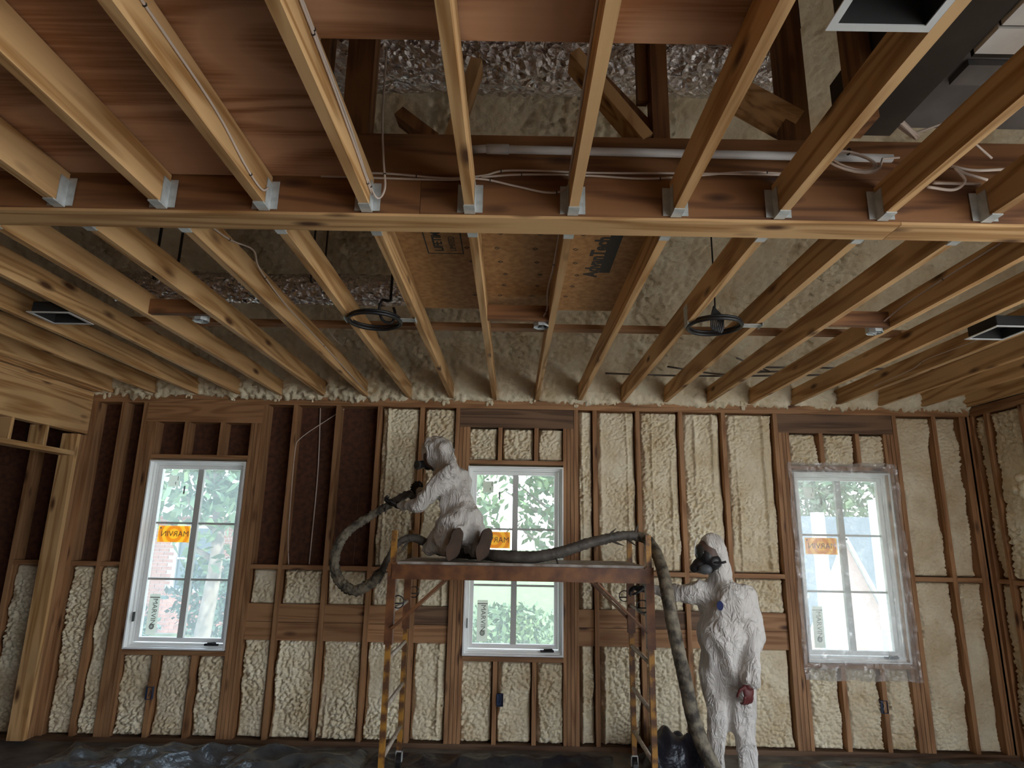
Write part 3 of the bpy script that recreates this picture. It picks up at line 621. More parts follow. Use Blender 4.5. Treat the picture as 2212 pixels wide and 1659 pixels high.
for x in (-.04, .11, .30, .50):
    for y in np.arange(-3.3, -2.2, .16):
        xx = x + .02 * math.sin(y * 9); m.tube([(xx - .012, y, 3.165), (xx, y + .012, 3.165), (xx + .012, y, 3.165), (xx, y - .012, 3.165), (xx - .012, y, 3.165)], .0018, 4)
props(m.build('nail_marks', M['inkgrey'], ob), kind='stuff')
# foil ducts
def duct(name, x0, x1, y, z, r, label, sq=.8):
    d = empty(name, ((x0 + x1) / 2, y, z), label, 'duct', 'foil wrapped ducts in the attic'); nx = int((x1 - x0) / .02); nt_ = 60
    U, T = np.meshgrid(np.linspace(x0, x1, nx), np.linspace(0, 2 * PI, nt_)); cr = np.abs(pn(U * 9, np.cos(T) * 3 + 3, np.sin(T) * 3)) * .05 + np.abs(pn(U * 22, np.cos(T) * 6, np.sin(T) * 6)) * .022
    R = r * (1 + .04 * np.sin(U * 5)) - cr; P = np.stack([U.ravel(), (y + R * np.cos(T)).ravel(), (z + sq * R * np.sin(T)).ravel()], 1)
    idx = np.arange(nx * nt_).reshape(nt_, nx); Fq = np.stack([idx[:-1, :-1], idx[1:, :-1], idx[1:, 1:], idx[:-1, 1:]], -1).reshape(-1, 4)
    finish('foil_jacket', P, Fq, M['foil'], d, True)
    for k in range(int((x1 - x0) / 1.1) + 1):
        xx = x0 + .35 + k * 1.1; m = MB(); m.box(xx, xx + .004, y - r - .01, y - r + .02, z, z + .9); m.box(xx, xx + .004, y + r - .02, y + r + .01, z, z + .9)
        m.build('hanger_strap', M['black'], d)
duct('insulated_duct', -.95, 1.55, -2.95, 4.30, .225, 'crinkled foil duct hanging in the attic beyond the beam')
duct('insulated_duct', -2.7, .40, -1.62, 3.465, .14, 'low foil duct above the far joists left of centre')
# boots
def boot(x0, x1, y0, y1, label, h=.07, col='black'):
    b = empty('duct_boot', ((x0 + x1) / 2, (y0 + y1) / 2, 3.02), label, 'duct', 'open duct boots between joists'); e = .02
    m = MB(); z = 3.014
    m.box(x0, x1, y0, y0 + e, z, z + .004); m.box(x0, x1, y1 - e, y1, z, z + .004); m.box(x0, x0 + e, y0 + e, y1 - e, z, z + .004); m.box(x1 - e, x1, y0 + e, y1 - e, z, z + .004)
    m.build('flange', M['flange'], b)
    m = MB(); t = .003; a0, a1, c0, c1 = x0 + e, x1 - e, y0 + e, y1 - e
    m.box(a0 - t, a0, c0, c1, z + .004, z + h); m.box(a1, a1 + t, c0, c1, z + .004, z + h); m.box(a0, a1, c0 - t, c0, z + .004, z + h); m.box(a0, a1, c1, c1 + t, z + .004, z + h); m.box(a0, a1, c0, c1, z + h, z + h + t)
    m.build('box', M['galv'] if col == 'w' else M['inner'], b)
    if col != 'w':
        pass
    return b
boot(-2.72, -2.462, -2.33, -2.10, 'black open duct boot between the left joists')
boot(2.99, 3.230, -2.38, -2.11, 'black open duct boot between joists at the right edge')
boot(.94, 1.195, -5.15, -4.55, 'large open duct boot at the top right with a white flange', .42)
b = boot(1.30, 1.58, -3.60 + .22, -3.22, 'pale metal duct boot just behind the beam, right of centre', .16, 'w'); b.location.z += .16
# air handler and black plenum at upper right
ah = empty('air_handler', (2.4, -4.6, 3.4), 'large grey air handler cabinet above the joists at top right', 'air handler')
board('side_panel', 1.63, 3.6, -5.9, -4.275, 3.30, 3.75, M['panelgrey'], ah); board('side_panel', 1.63, 3.6, -4.262, -4.16, 3.30, 3.75, M['panelgrey'], ah)
board('seam', 1.635, 3.6, -4.276, -4.261, 3.31, 3.7, M['duct_dark'], ah); board('base_rail', 1.66, 3.6, -4.155, -4.11, 3.33, 3.37, M['duct_dark'], ah)
board('rear_panel', 1.70, 3.6, -4.105, -3.62, 3.42, 3.9, M['panelmid'], ah); board('drain_pan', 1.74, 2.3, -4.0, -3.90, 3.395, 3.418, M['panelmid'], ah)
bd = empty('plenum', (1.5, -4.2, 3.3), 'black square duct running back beside the grey cabinet', 'duct')
MB().bar((1.515, -5.9, 3.42), (1.515, -3.72, 3.42), .21, .22).build('casing', M['duct_dark'], bd)
# conduit along the beam
pc = empty('conduit', (.9, -3.62, 3.28), 'grey plastic conduit running along the beam face', 'conduit')
MB().tube([(.0, -3.60, 3.30), (.05, -3.625, 3.288), (1.68, -3.625, 3.275)], .0165, 12).build('pipe', M['pvc'], pc, True)
MB().tube([(.06, -3.625, 3.288), (.15, -3.625, 3.2875)], .020, 12).build('coupling', M['pvc'], pc, True)
# cables
def cable(name, P, label, r=.0045, mat='cable', staples=True, n=8):
    c = empty(name, P[0], label, 'cable'); q = spline(P, n); MB().tube(q, r, 6).build('sheath', M[mat], c, True)
    if staples and len(q) > 12:
        for k in range(8, len(q) - 4, 18): MB().tube([q[k], q[k] + (q[k + 1] - q[k]).normalized() * .004], r * 1.5, 6).build('staple', M['black'], c)
    return c
YB = -3.607
cable('electrical_cable', [(-1.9, YB, 3.185), (-1.69, YB, 3.178), (-1.2, YB, 3.182), (-.77, YB, 3.19), (-.58, YB, 3.178), (-.35, YB, 3.182), (-.1, YB, 3.165), (.05, YB, 3.18), (.16, YB, 3.205), (.5, YB, 3.20), (.89, YB, 3.205), (1.26, YB, 3.205)], 'pale cable stapled along the whole beam, upper of the run')
cable('electrical_cable', [(-.6, YB, 3.165), (-.4, YB, 3.162), (-.1, YB, 3.158), (.04, YB, 3.165), (.18, YB, 3.135), (.30, YB, 3.11), (.37, YB, 3.12), (.405, YB - .03, 3.16), (.386, -3.7, 3.13), (.384, -4.1, 3.12), (.384, -4.7, 3.13)], 'pale cable sagging below the beam run and turning along the sixth joist')
cable('electrical_cable', [(.04, YB, 3.172), (.2, YB, 3.187), (.45, YB, 3.188), (.7, YB, 3.178), (.9, YB, 3.195), (1.1, YB, 3.215), (1.26, YB, 3.21)], 'pale cable looping over the beam run right of centre')
def along(k, pts, label, side=1, off=.0235, **kw):
    x = k * SP + side * off; return cable('electrical_cable', [(x + (p[2] if len(p) > 2 else 0), p[0], p[1]) for p in pts], label, **kw)
along(-2, [(-5.0, 3.12), (-4.5, 3.11), (-4.1, 3.10), (-3.85, 3.055), (-3.70, 3.05), (-3.64, 3.09)], 'single pale cable stapled down the third near joist from the left')
along(-1, [(-5.0, 3.13), (-4.4, 3.12), (-4.0, 3.10), (-3.75, 3.08), (-3.64, 3.07)], 'inner pale cable on the fourth near joist from the left')
along(-1, [(-5.0, 3.142), (-4.4, 3.133), (-4.0, 3.12), (-3.72, 3.09), (-3.63, 3.06, .02), (-3.64, 3.10, .05), (-3.66, 3.22, .04), (-3.6, 3.45, .01), (-3.58, 3.8, .0)], 'outer pale cable on the fourth near joist, looping up a post')
along(0, [(-5.0, 3.14), (-4.5, 3.12), (-4.0, 3.115), (-3.72, 3.09), (-3.64, 3.16)], 'pale cable on the left side of the centre near joist', side=-1)
along(-3, [(-3.38, 3.10), (-3.1, 3.13, .01), (-2.9, 3.17, .04), (-2.75, 3.13, .02), (-2.3, 3.10), (-1.8, 3.09), (-1.2, 3.075), (-.7, 3.06), (-.2, 3.05)], 'pale cable stapled along the far joist above the left junction box')
along(1, [(-3.3, 3.15, .0), (-2.9, 3.12, -.005), (-2.6, 3.10, -.02), (-2.36, 3.08, -.01), (-2.29, 3.05, -.03)], 'twin cable dropping to the centre junction box', side=-1)
along(6, [(-3.2, 3.13), (-2.8, 3.12), (-2.45, 3.10), (-2.28, 3.055, -.03)], 'pale cable dropping to the right junction box', side=-1)
along(8, [(-2.6, 3.12), (-2.2, 3.11), (-1.9, 3.08), (-1.4, 3.09), (-1.2, 3.06), (-.7, 3.05)], 'thin pale cable wandering along a far right joist', side=-1, r=.003)
cable('electrical_cable', [(-1.17, -1.9, 3.9), (-1.18, -1.85, 3.5), (-1.14, -1.75, 3.3), (-1.17, -1.5, 3.2), (-1.15, -1.2, 3.18), (-1.17, -1.0, 3.3)], 'grey drop cable hanging from the attic left of the ring', staples=False)
for k_, (y_, x1_) in enumerate(((-.42, 3.2), (-.50, 2.6), (-.62, 4.2))):
    cable('electrical_cable', [(1.0 + .5 * k_, y_ - .15 * k_, 3.19 + .01 * k_), (1.6 + .4 * k_, y_ + .02, 3.185), (2.3, y_ - .05 * k_, 3.19), (x1_, y_ - .12, 3.19)], 'dark cable laid across the far right joists, %s' % ('nearest the wall', 'middle one of three', 'longest of three')[k_], mat='darkcable', r=.008, staples=False)
def coil(name, c, R, n, label, tilt, mat='cable', r=.0045, tail=None):
    o = empty(name, c, label, 'cable'); P = []
    for i in range(n * 16):
        a = 2 * PI * i / 16; k = i / 16; rr = R * (1 + .12 * math.sin(k * 2.1)); v = Vector((math.cos(a) * rr, math.sin(a) * rr * .55, .006 * math.sin(k * 3.3) + .003 * k)); v.rotate(tilt); P.append(Vector(c) + v)
    if tail: P += [Vector(q) for q in tail]
    MB().tube(P, r, 6).build('sheath', M[mat], o, True); MB().torus(P[4], .012, .003, (1, 0, 0), 12, 5).build('tie', M['black'], o)
from mathutils import Euler
coil('cable_coil', (1.63, -3.74, 3.36), .115, 5, 'coiled bundle of pale cable hanging at the right above the beam', Euler((1.0, .25, .5)), tail=[(1.86, -3.72, 3.38), (1.95, -3.70, 3.31), (2.05, -3.66, 3.26)])
coil('cable_coil', (1.47, -3.70, 3.205), .10, 4, 'flattened coil of pale cable lying against the beam at right', Euler((1.25, .1, .1)), tail=[(1.62, -3.66, 3.25), (1.7, -3.64, 3.27)])
cable('electrical_cable', [(1.9, -3.64, 3.235), (2.0, -3.63, 3.225), (2.15, -3.62, 3.24)], 'short cut cable end on the beam at far right, upper', r=.006, staples=False)
cable('electrical_cable', [(1.78, -3.66, 3.13), (1.88, -3.66, 3.12), (1.93, -3.66, 3.16), (1.90, -3.66, 3.215), (1.95, -3.64, 3.205), (2.05, -3.62, 3.19)], 'cut cable with a white end curling on the beam at far right', r=.006, staples=False)
cable('electrical_cable', [(1.82, -3.64, 3.16), (1.95, -3.63, 3.165), (2.02, -3.62, 3.172)], 'short cut cable end on the beam at far right, lower', r=.006, staples=False)
# junction boxes on blocks
for (x0, x1, bx, lab) in ((-2.01, -1.645, -1.735, 'left'), (.02, .39, .345, 'centre'), (2.05, 2.42, 2.375, 'right')):
    j = empty('junction_box', (bx, -2.24, 3.02), 'octagonal metal junction box on a wood block between far joists, %s one' % lab, 'electrical box', 'junction boxes between the joists')
    board('block', x0, x1 if lab != 'left' else -1.66, -2.30, -2.262, 3.03, 3.12, M['darkX'], j) ; m = MB()
    n = 8; V = [(bx + .048 * math.cos(PI / 8 + i * PI / 4), -2.212 + .048 * math.sin(PI / 8 + i * PI / 4), z) for z in (3.012, 3.055) for i in range(n)]
    m.add(V, [(i, (i + 1) % n, n + (i + 1) % n, n + i) for i in range(n)] + [tuple(range(n, 2 * n))]); m.build('box', M['galv'], j)
    m = MB()
    for q in range(6): m.tube(spline([(bx + random.uniform(-.02, .02), -2.21, 3.05), (bx + random.uniform(-.035, .035), -2.21 + random.uniform(-.03, .03), 3.012), (bx + random.uniform(-.02, .02), -2.21, 3.03)], 5), .0025, 5)
    m.build('wires', M['black'] if lab == 'centre' else M['galv'], j, True)
# ring brackets
def ring(cx, cy, x0, x1, label, loops):
    o = empty('mounting_ring', (cx, cy, 3.0), label, 'bracket', 'black mounting rings on metal bars')
    MB().torus((cx, cy, 3.008), .155, .011, n=40).torus((cx, cy, 3.026), .150, .008, n=40).build('ring', M['black'], o, True)
    MB().box(x0, cx - .155, cy - .045, cy + .02, 3.012, 3.0145).box(x0, x0 + .002, cy - .06, cy + .02, 3.0, 3.13).build('hanger_bar', M['galv'], o); MB().box(cx + .155, x1, cy - .045, cy + .02, 3.012, 3.0145).box(x1 - .002, x1, cy - .06, cy + .02, 3.0, 3.13).build('hanger_bar', M['galv'], o)
    m = MB()
    for P in loops: m.tube(spline(P, 8), .0085 if len(loops) < 3 else .005, 8)
    m.build('lead_wire', M['black'], o, True)
ring(-.655, -2.285, -.826, -.404, 'black plastic mounting ring on metal bars between joists, left of centre', [[(-.56, -2.32, 3.75), (-.56, -2.32, 3.2), (-.565, -2.32, 3.13), (-.61, -2.32, 3.13), (-.63, -2.30, 3.08), (-.61, -2.27, 3.02), (-.56, -2.26, 3.01), (-.54, -2.27, 3.06), (-.55, -2.28, 3.10)]])
lp = [[(1.385, -2.30, 3.9), (1.385, -2.3, 3.2), (1.375, -2.3, 3.13)]]
for q in range(7): lp.append([(1.375, -2.3, 3.13), (1.36 + .012 * q, -2.29, 3.06), (1.37 + .008 * q, -2.27, 3.0 - .004 * q), (1.41 + .004 * q, -2.28, 3.03), (1.38, -2.3, 3.13)])
ring(1.375, -2.295, 1.2, 1.642, 'black plastic mounting ring with a coiled lead, right of centre', lp)
# outlet boxes on the wall
for i, (x, z) in enumerate(((-2.899, .39), (.113, .39), (3.40, .395))):
    o = empty('outlet_box', (x, -.01, z), 'blue plastic outlet box on the stud under the %s window' % ('left', 'middle', 'right')[i], 'electrical box', 'blue outlet boxes'); t = .003
    m = MB(); m.box(x - .028, x + .028, .012, .016, z - .05, z + .05)
    for a in ((x - .028, x - .025, z - .05, z + .05), (x + .025, x + .028, z - .05, z + .05), (x - .025, x + .025, z - .05, z - .047), (x - .025, x + .025, z + .047, z + .05)): m.box(a[0], a[1], -.014, .012, a[2], a[3])
    m.build('box', M['blue'], o); MB().tube(spline([(x - .01, .008, z + .04), (x + .008, .0, z + .01), (x - .005, .0, z - .02), (x + .01, .008, z - .03)], 5), .003, 5).build('wires', M['paper'] if i == 2 else M['blue'], o, True)
cable('electrical_cable', [(-1.45, .10, 2.92), (-1.6, .06, 2.80), (-1.82, .03, 2.62), (-1.862, .03, 2.5), (-1.86, .04, 2.0), (-1.855, .05, 1.7), (-1.83, .06, 1.47)], 'thin pale cable on the bare sheathing between studs, left one', r=.004)
cable('electrical_cable', [(-1.69, .125, 2.93), (-1.66, .125, 2.3), (-1.665, .125, 1.47)], 'straight pale cable down the bare sheathing', r=.006, staples=False)

# ================================================================== FLOOR ITEMS
def sheet(name, x0, x1, y0, y1, z, amp, fr, mat, label, res=.02, cat='sheeting', seed=1.0):
    nx, ny = int((x1 - x0) / res), int((y1 - y0) / res); X, Y = np.meshgrid(np.linspace(x0, x1, nx), np.linspace(y0, y1, ny))
    h = amp * (1 - 1.7 * np.abs(pn(X * fr, Y * fr, seed))) + amp * .4 * pn(X * fr * 3, Y * fr * 3, seed); e = np.minimum.reduce([X - x0, x1 - X, Y - y0, y1 - Y]); h = z + np.clip(h, 0, None) * np.clip(e / .12, 0, 1)
    idx = np.arange(nx * ny).reshape(ny, nx); Fq = np.stack([idx[:-1, :-1], idx[:-1, 1:], idx[1:, 1:], idx[1:, :-1]], -1).reshape(-1, 4)
    X = X + .05 * pn(Y * 3, X * 0, seed + 3); Y = Y + .04 * pn(X * 2, Y * 0, seed + 6)
    return finish(name, np.stack([X.ravel(), Y.ravel(), h.ravel()], 1), Fq, mat, None, True, label=label, cat=cat)
sheet('plastic_sheet', -3.4, -.95, -1.5, -.12, .004, .09, 2.2, M['floorfilm'], 'dark crumpled plastic sheet on the floor along the left part of the wall')
sheet('plastic_sheet', -.9, 1.05, -.44, -.10, .004, .05, 3.2, M['bag'], 'dark plastic strip on the floor behind the scaffold', seed=4.4)
sheet('plastic_sheet', 2.1, 4.35, -1.3, -.12, .004, .06, 2.6, M['floorfilm'], 'crumpled plastic sheet on the floor under the right window', seed=7.2)
sheet('plastic_bag', 1.25, 1.92, -.62, -.12, .004, .26, 2.6, M['bag'], 'dark blue plastic bag heaped on the floor beside the scaffold', .015, 'bag', seed=9.9)
# film over the right window
def film():
    x0, x1, z0, z1 = 2.735, 3.745, .60, 2.47; nx, nz = 110, 190
    X, Z = np.meshgrid(np.linspace(x0, x1, nx), np.linspace(z0, z1, nz)); e = np.minimum.reduce([X - x0, x1 - X, Z - z0, z1 - Z])
    Y = -.022 - .012 * np.abs(pn(X * 5, Z * 4, 3.3)) - .010 * np.abs(pn(X * 14 + Z * 5, Z * 9, 8.1)) * np.clip(1.5 - e * 6, .3, 1.5); X = X + .012 * pn(Z * 6, X * 0, 1.1) * (e < .03); Z = Z + .02 * pn(X * 6, Z * 0, 2.2) * (e < .04)
    idx = np.arange(nx * nz).reshape(nz, nx); Fq = np.stack([idx[:-1, :-1], idx[:-1, 1:], idx[1:, 1:], idx[1:, :-1]], -1).reshape(-1, 4)
    finish('plastic_film', np.stack([X.ravel(), Y.ravel(), Z.ravel()], 1), Fq, M['film'], None, True, label='clear wrinkled plastic film stapled over the right window', cat='plastic film')
film()

# ================================================================== SCAFFOLD
sc = empty('scaffold', (.26, -.83, 0), 'rusty yellow rolling scaffold with the kneeling worker on its platform', 'scaffold')
SX0, SX1, SY0, SY1 = -.655, 1.17, -1.2, -.46
for x in (SX0, SX1):
    for y in (SY0, SY1):
        MB().box(x - .019, x + .019, y - .019, y + .019, .13, 1.79).build('post', M['yellow'], sc)
        s = MB(); s.box(x - .029, x + .029, y - .027, y + .027, 1.02, 1.565); s.build('sleeve', M['rail'], sc)
        c = MB(); c.tube([(x - .018, y, .055), (x + .018, y, .055)], .055, 16); cc = c.build('caster', M['black'], sc)
        MB().box(x - .026, x - .021, y - .02, y + .02, .05, .13).box(x + .021, x + .026, y - .02, y + .02, .05, .13).box(x - .026, x + .026, y - .02, y + .02, .12, .13).build('fork', M['galv'], cc)
        MB().torus((x + (.05 if x < 0 else -.05), y, 1.30), .042, .004, (0, 1, 0), 22, 6).tube([(x, y, 1.29), (x + (.09 if x < 0 else -.09), y, 1.29)], .005, 6).build('spring_pin', M['black'], sc, True)
    for z in (.30, .61, .92, 1.23, 1.44): MB().tube([(x, SY0, z), (x, SY1, z)], .0155, 10).build('rung', M['rung'], sc, True)
for y in (SY0, SY1):
    yy = y - .03 if y == SY0 else y + .03
    m = MB(); m.box(SX0, SX1, yy - .004, yy + .004, 1.462, 1.55); m.box(SX0, SX1, min(yy, yy + (.03 if y == SY0 else -.03)), max(yy, yy + (.03 if y == SY0 else -.03)), 1.456, 1.462); m.box(SX0, SX1, yy - .012, yy + .012, 1.548, 1.556)
    m.build('side_rail', M['rail'], sc)
    for x, s in ((SX0, 1), (SX1, -1)): 
        MB().bar((x + s * .02, yy, 1.13), (x + s * .37, yy, 1.455), .012, .035, up=(0, 1, 0)).bar((x + s * .02, yy + .012, 1.115), (x + s * .385, yy + .012, 1.455), .03, .006, up=(-s, 0, 1)).build('corner_brace', M['rail'], sc)
board('platform', SX0 + .03, SX1 - .03, SY0 + .0, SY1 - .0, 1.5565, 1.575, M['deck'], sc)

# ================================================================== PEOPLE
def remesh(mb, name, mat, parent, vox=.012, smooth=6, wr=(0, 1, 1), **kw):
    me = bpy.data.meshes.new('r'); me.from_pydata(mb.v, [], mb.f); o = bpy.data.objects.new('r', me); C.objects.link(o)
    r = o.modifiers.new('r', 'REMESH'); r.mode = 'VOXEL'; r.voxel_size = vox
    s = o.modifiers.new('s', 'SMOOTH'); s.iterations = smooth; s.factor = .6
    bpy.context.view_layer.update(); m2 = bpy.data.meshes.new_from_object(o.evaluated_get(bpy.context.evaluated_depsgraph_get())); bpy.data.objects.remove(o)
    n = len(m2.vertices); co = np.empty(n * 3); m2.vertices.foreach_get('co', co); co = co.reshape(-1, 3)
    if wr[0]:
        no = np.empty(n * 3); m2.vertices.foreach_get('normal', no); no = no.reshape(-1, 3); f = wr[1]
        x, y, z = co.T
        wx = x + .05 * pn(x * 3, y * 3, z * 3 + 5); wz = z + .06 * pn(x * 3 + 9, y * 3, z * 3)
        d = -np.abs(pn(wx * f, y * f, wz * f * .55)) * 1.6 + .6 * pn(x * 3.1, y * 3.1, z * 2.2) - .5 * np.abs(pn(wx * f * .9 + 3, y * f, wz * f * 1.6))
        co = co + no * (d * wr[0])[:, None]
        if wr[2] > 1:
            d2 = -np.abs(pn(wx * f * 2.3, y * f * 2.3, wz * f * 1.3)); co = co + no * (d2 * wr[0] * .45)[:, None]
    c = (co.min(0) + co.max(0)) / 2; m2.vertices.foreach_set('co', (co - c).ravel().astype(np.float32)); m2.materials.clear(); m2.materials.append(mat)
    m2.polygons.foreach_set('use_smooth', [True] * len(m2.polygons)); m2.update(); m2.name = name
    ob_ = bpy.data.objects.new(name, m2); C.objects.link(ob_); ob_.parent = parent; ob_.location = Vector(c.tolist()) - wpos(parent); WPOS[ob_.name] = Vector(c.tolist()); return props(ob_, **kw)
def rotx(a, ax): return Matrix.Rotation(a, 3, ax)
def hand(W, d, palmn, mat, parent, curl=.5, thumb=1, L=.185, name='hand', **kw):
    """W wrist, d pointing direction, palmn palm normal"""
    W = Vector(W); d = Vector(d).normalized(); n = (Vector(palmn) - d * Vector(palmn).dot(d)).normalized(); s = d.cross(n) * thumb; m = MB()
    R = Matrix((s, n, d)).transposed()
    m.cap(W - d * .04, W + d * .02, .029, .030); m.ell(W + d * .055, (.041, .018, .055), R)
    for k, (o, l) in enumerate(((.030, .072), (.011, .080), (-.009, .074), (-.027, .058))):
        p = W + d * .095 + s * o; a = curl * .5; dd = d
        for seg, f in enumerate((.45, .32, .25)):
            dd = (d * math.cos(a) + n * math.sin(a)); q = p + dd * l * f; m.cap(p, q, .0098 - .0012 * seg, .0090 - .0012 * seg, 8); p = q; a += curl * .8
    p = W + d * .03 + s * .03; q = p + (d * .5 + s * .8 + n * .2).normalized() * .035; m.cap(p, q, .014, .011, 8); q2 = q + (d * .9 + s * .3 + n * .35).normalized() * .03; m.cap(q, q2, .011, .0095, 8); m.cap(q2, q2 + (d + n * .5).normalized() * .022, .0095, .008, 8)
    return remesh(m, name, mat, parent, .0042, 2, **kw)

# ---- worker kneeling on the platform
kn = empty('person', (-.2, -.85, 1.575), 'worker in white hooded coverall kneeling on the scaffold, spraying, black gloves and mask', 'person')
b = MB(); H = .0
fwd = Vector((-.66, .60, 0)).normalized(); sd_ = Vector((fwd.y, -fwd.x, 0))
Rt = Matrix((sd_, fwd, Vector((0, 0, 1)))).transposed()
pel = Vector((-.20, -.90, 1.87)); wa = Vector((-.235, -.86, 1.985)); ch = Vector((-.30, -.78, 2.16)); nk = Vector((-.37, -.70, 2.30)); hd = Vector((-.44, -.64, 2.405))
b.ell(pel, (.195, .17, .17), Rt); b.ell(wa, (.165, .135, .15), Rt); b.ell(ch, (.205, .145, .18), Rt); b.cap(wa, ch, .14, .15); b.ell((ch + nk) / 2 + Vector((0, 0, .0)), (.19, .11, .10), Rt); b.cap(nk, hd - Vector((0, 0, .03)), .08, .085)
b.ell(pel + Vector((.02, -.03, -.07)), (.20, .17, .12), Rt)
Lk = Vector((-.44, -.80, 1.655)); Rk = Vector((-.22, -.60, 1.655))
hipL = pel - sd_ * .10 + Vector((0, 0, -.03)); hipR = pel + sd_ * .10 + Vector((0, 0, -.03))
b.cap(hipL, Lk, .125, .078); b.cap(hipR, Rk, .125, .078); b.cap(hipL + Vector((-.03, -.02, -.1)), Lk + Vector((.03, 0, .0)), .10, .072)
ankL = Vector((-.262, -1.06, 1.650)); ankR = Vector((-.04, -.98, 1.650))
b.cap(Lk, ankL, .075, .062); b.cap(Rk, ankR, .075, .062)
shL = Vector((-.30, -.93, 2.245)); shR = Vector((-.40, -.60, 2.25)); elL = Vector((-.545, -.90, 1.985)); elR = Vector((-.52, -.50, 2.06)); wrL = Vector((-.715, -.74, 1.985)); wrR = Vector((-.585, -.50, 2.10))
for sh_, el, wr_2 in ((shL, elL, wrL), (shR, elR, wrR)): b.cap((sh_ + ch) / 2, sh_, .11, .088); b.cap(sh_, el, .088, .066); b.cap(el, wr_2, .062, .046)
b.ell(hd + Vector((-.012, 0, 0)), (.115, .138, .125), Rt); b.ell(hd + Vector((-.03, 0, .055)), (.112, .13, .105), Rt); b.cap(hd + Vector((-.05, 0, .105)), hd + Vector((.07, -.02, .085)), .072, .055); b.cap(hd + Vector((.07, -.02, .085)), hd + Vector((.135, -.03, .05)), .05, .012); b.ell(hd - fwd * .07 + Vector((.0, -.02, .035)), (.085, .085, .075), Rt); b.cap(hd - fwd * .05, nk - fwd * .07 + Vector((0, 0, .02)), .09, .085)
b.cap(hd - fwd * .06 + Vector((0, 0, .055)), hd - fwd * .185 + Vector((0.02, -.0, .025)), .05, .014)
remesh(b, 'coverall', M['suit'], kn, .010, 4, (.030, 6.5, 2))
# boots, soles towards the room
for nm, a, q in (('L', ankL, Vector((-.245, -1.13, 1.60))), ('R', ankR, Vector((-.03, -1.10, 1.60)))):
    m = MB(); R = Matrix((sd_, Vector((0, 0, 1)), fwd)).transposed(); R = Matrix.Rotation(-.12, 3, fwd) @ R
    heel = q + Vector((.035, -.0, .17)); toe = q + Vector((-.01, .02, .03))
    m.cap(toe, q + Vector((.01, 0, .09)), .046, .043); m.cap(q + Vector((.01, 0, .09)), heel, .043, .042); m.ell(q + Vector((.02, .03, .10)), (.044, .03, .1)); m.cap(heel + Vector((0, .02, 0)), heel + Vector((-.02, .10, -.06)), .046, .052)
    bo = remesh(m, 'boot', M['brown'], kn, .008, 3)
    s = MB(); n = Vector((.1, -1, 0)).normalized(); up = (heel - toe).normalized(); sx = up.cross(n); cen = (toe + heel) / 2; pts = []
    for k in range(24):
        t_ = 2 * PI * k / 24; y_ = math.sin(t_) * .125; x_ = math.cos(t_) * (.044 - .007 * math.cos(2 * (y_ - .02) * 22)); pts.append(cen + up * y_ + sx * x_ + n * .046)
    s.add(pts + [p + n * .014 for p in pts], [tuple(range(23, -1, -1)), tuple(range(24, 48))] + [(k, (k + 1) % 24, 24 + (k + 1) % 24, 24 + k) for k in range(24)]); s.build('sole', M['brown'], bo)
hand(wrL, (-1, .35, .15), (.1, .2, 1), M['black'], kn, 1.0, -1, name='gloved_hand'); hand(wrR, (-.35, .6, .25), (-.5, -.1, .3), M['black'], kn, 1.15, 1, name='gloved_hand')
# respirator
m = MB(); fc = hd + fwd * .115 + Vector((0, 0, -.065)); m.ell(fc, (.05, .045, .055), Rt); m.cap(fc - sd_ * .03 + fwd * .01, fc - sd_ * .085 + fwd * .02 + Vector((0, 0, -.02)), .034, .036); m.cap(fc + sd_ * .03 + fwd * .01, fc + sd_ * .085 + fwd * .02 + Vector((0, 0, -.02)), .034, .036)
rs = remesh(m, 'respirator', M['glassdark'], kn, .007, 2); 
for s in (-1, 1):
    c0 = fc + sd_ * s * .09 + fwd * .02 + Vector((0, 0, -.02)); MB().tube([c0, c0 + sd_ * s * .016], .038, 16).build('filter_cap', M['filter'], rs)
m = MB(); m.ell(hd + fwd * .055 + Vector((0, 0, -.005)), (.085, .09, .11), Rt); fh = remesh(m, 'face', plain('skin_shaded', (.12, .075, .055), .6), kn, .01, 2)  # skin colour darkened to paint the shadow on the face
# spray gun
sg = empty('spray_gun', (-.62, -.50, 2.12), 'black spray gun held up by the kneeling worker', 'spray gun')
m = MB(); m.box(-.655, -.595, -.50, -.36, 2.12, 2.17); m.bar((-.625, -.47, 2.14), (-.64, -.50, 2.02), .028, .04, up=(0, 1, 0)); m.tube([(-.625, -.36, 2.145), (-.625, -.29, 2.15)], .014, 10); m.tube([(-.625, -.44, 2.17), (-.625, -.44, 2.20)], .028, 12)
m.build('body', M['black'], sg); MB().tube([(-.625, -.29, 2.15), (-.625, -.27, 2.152)], [.010, .004], 10).build('nozzle', M['galv'], sg); MB().tube(spline([(-.628, -.42, 2.115), (-.63, -.40, 2.09), (-.638, -.43, 2.06)], 4), .004, 6).build('trigger', M['galv'], sg, True)

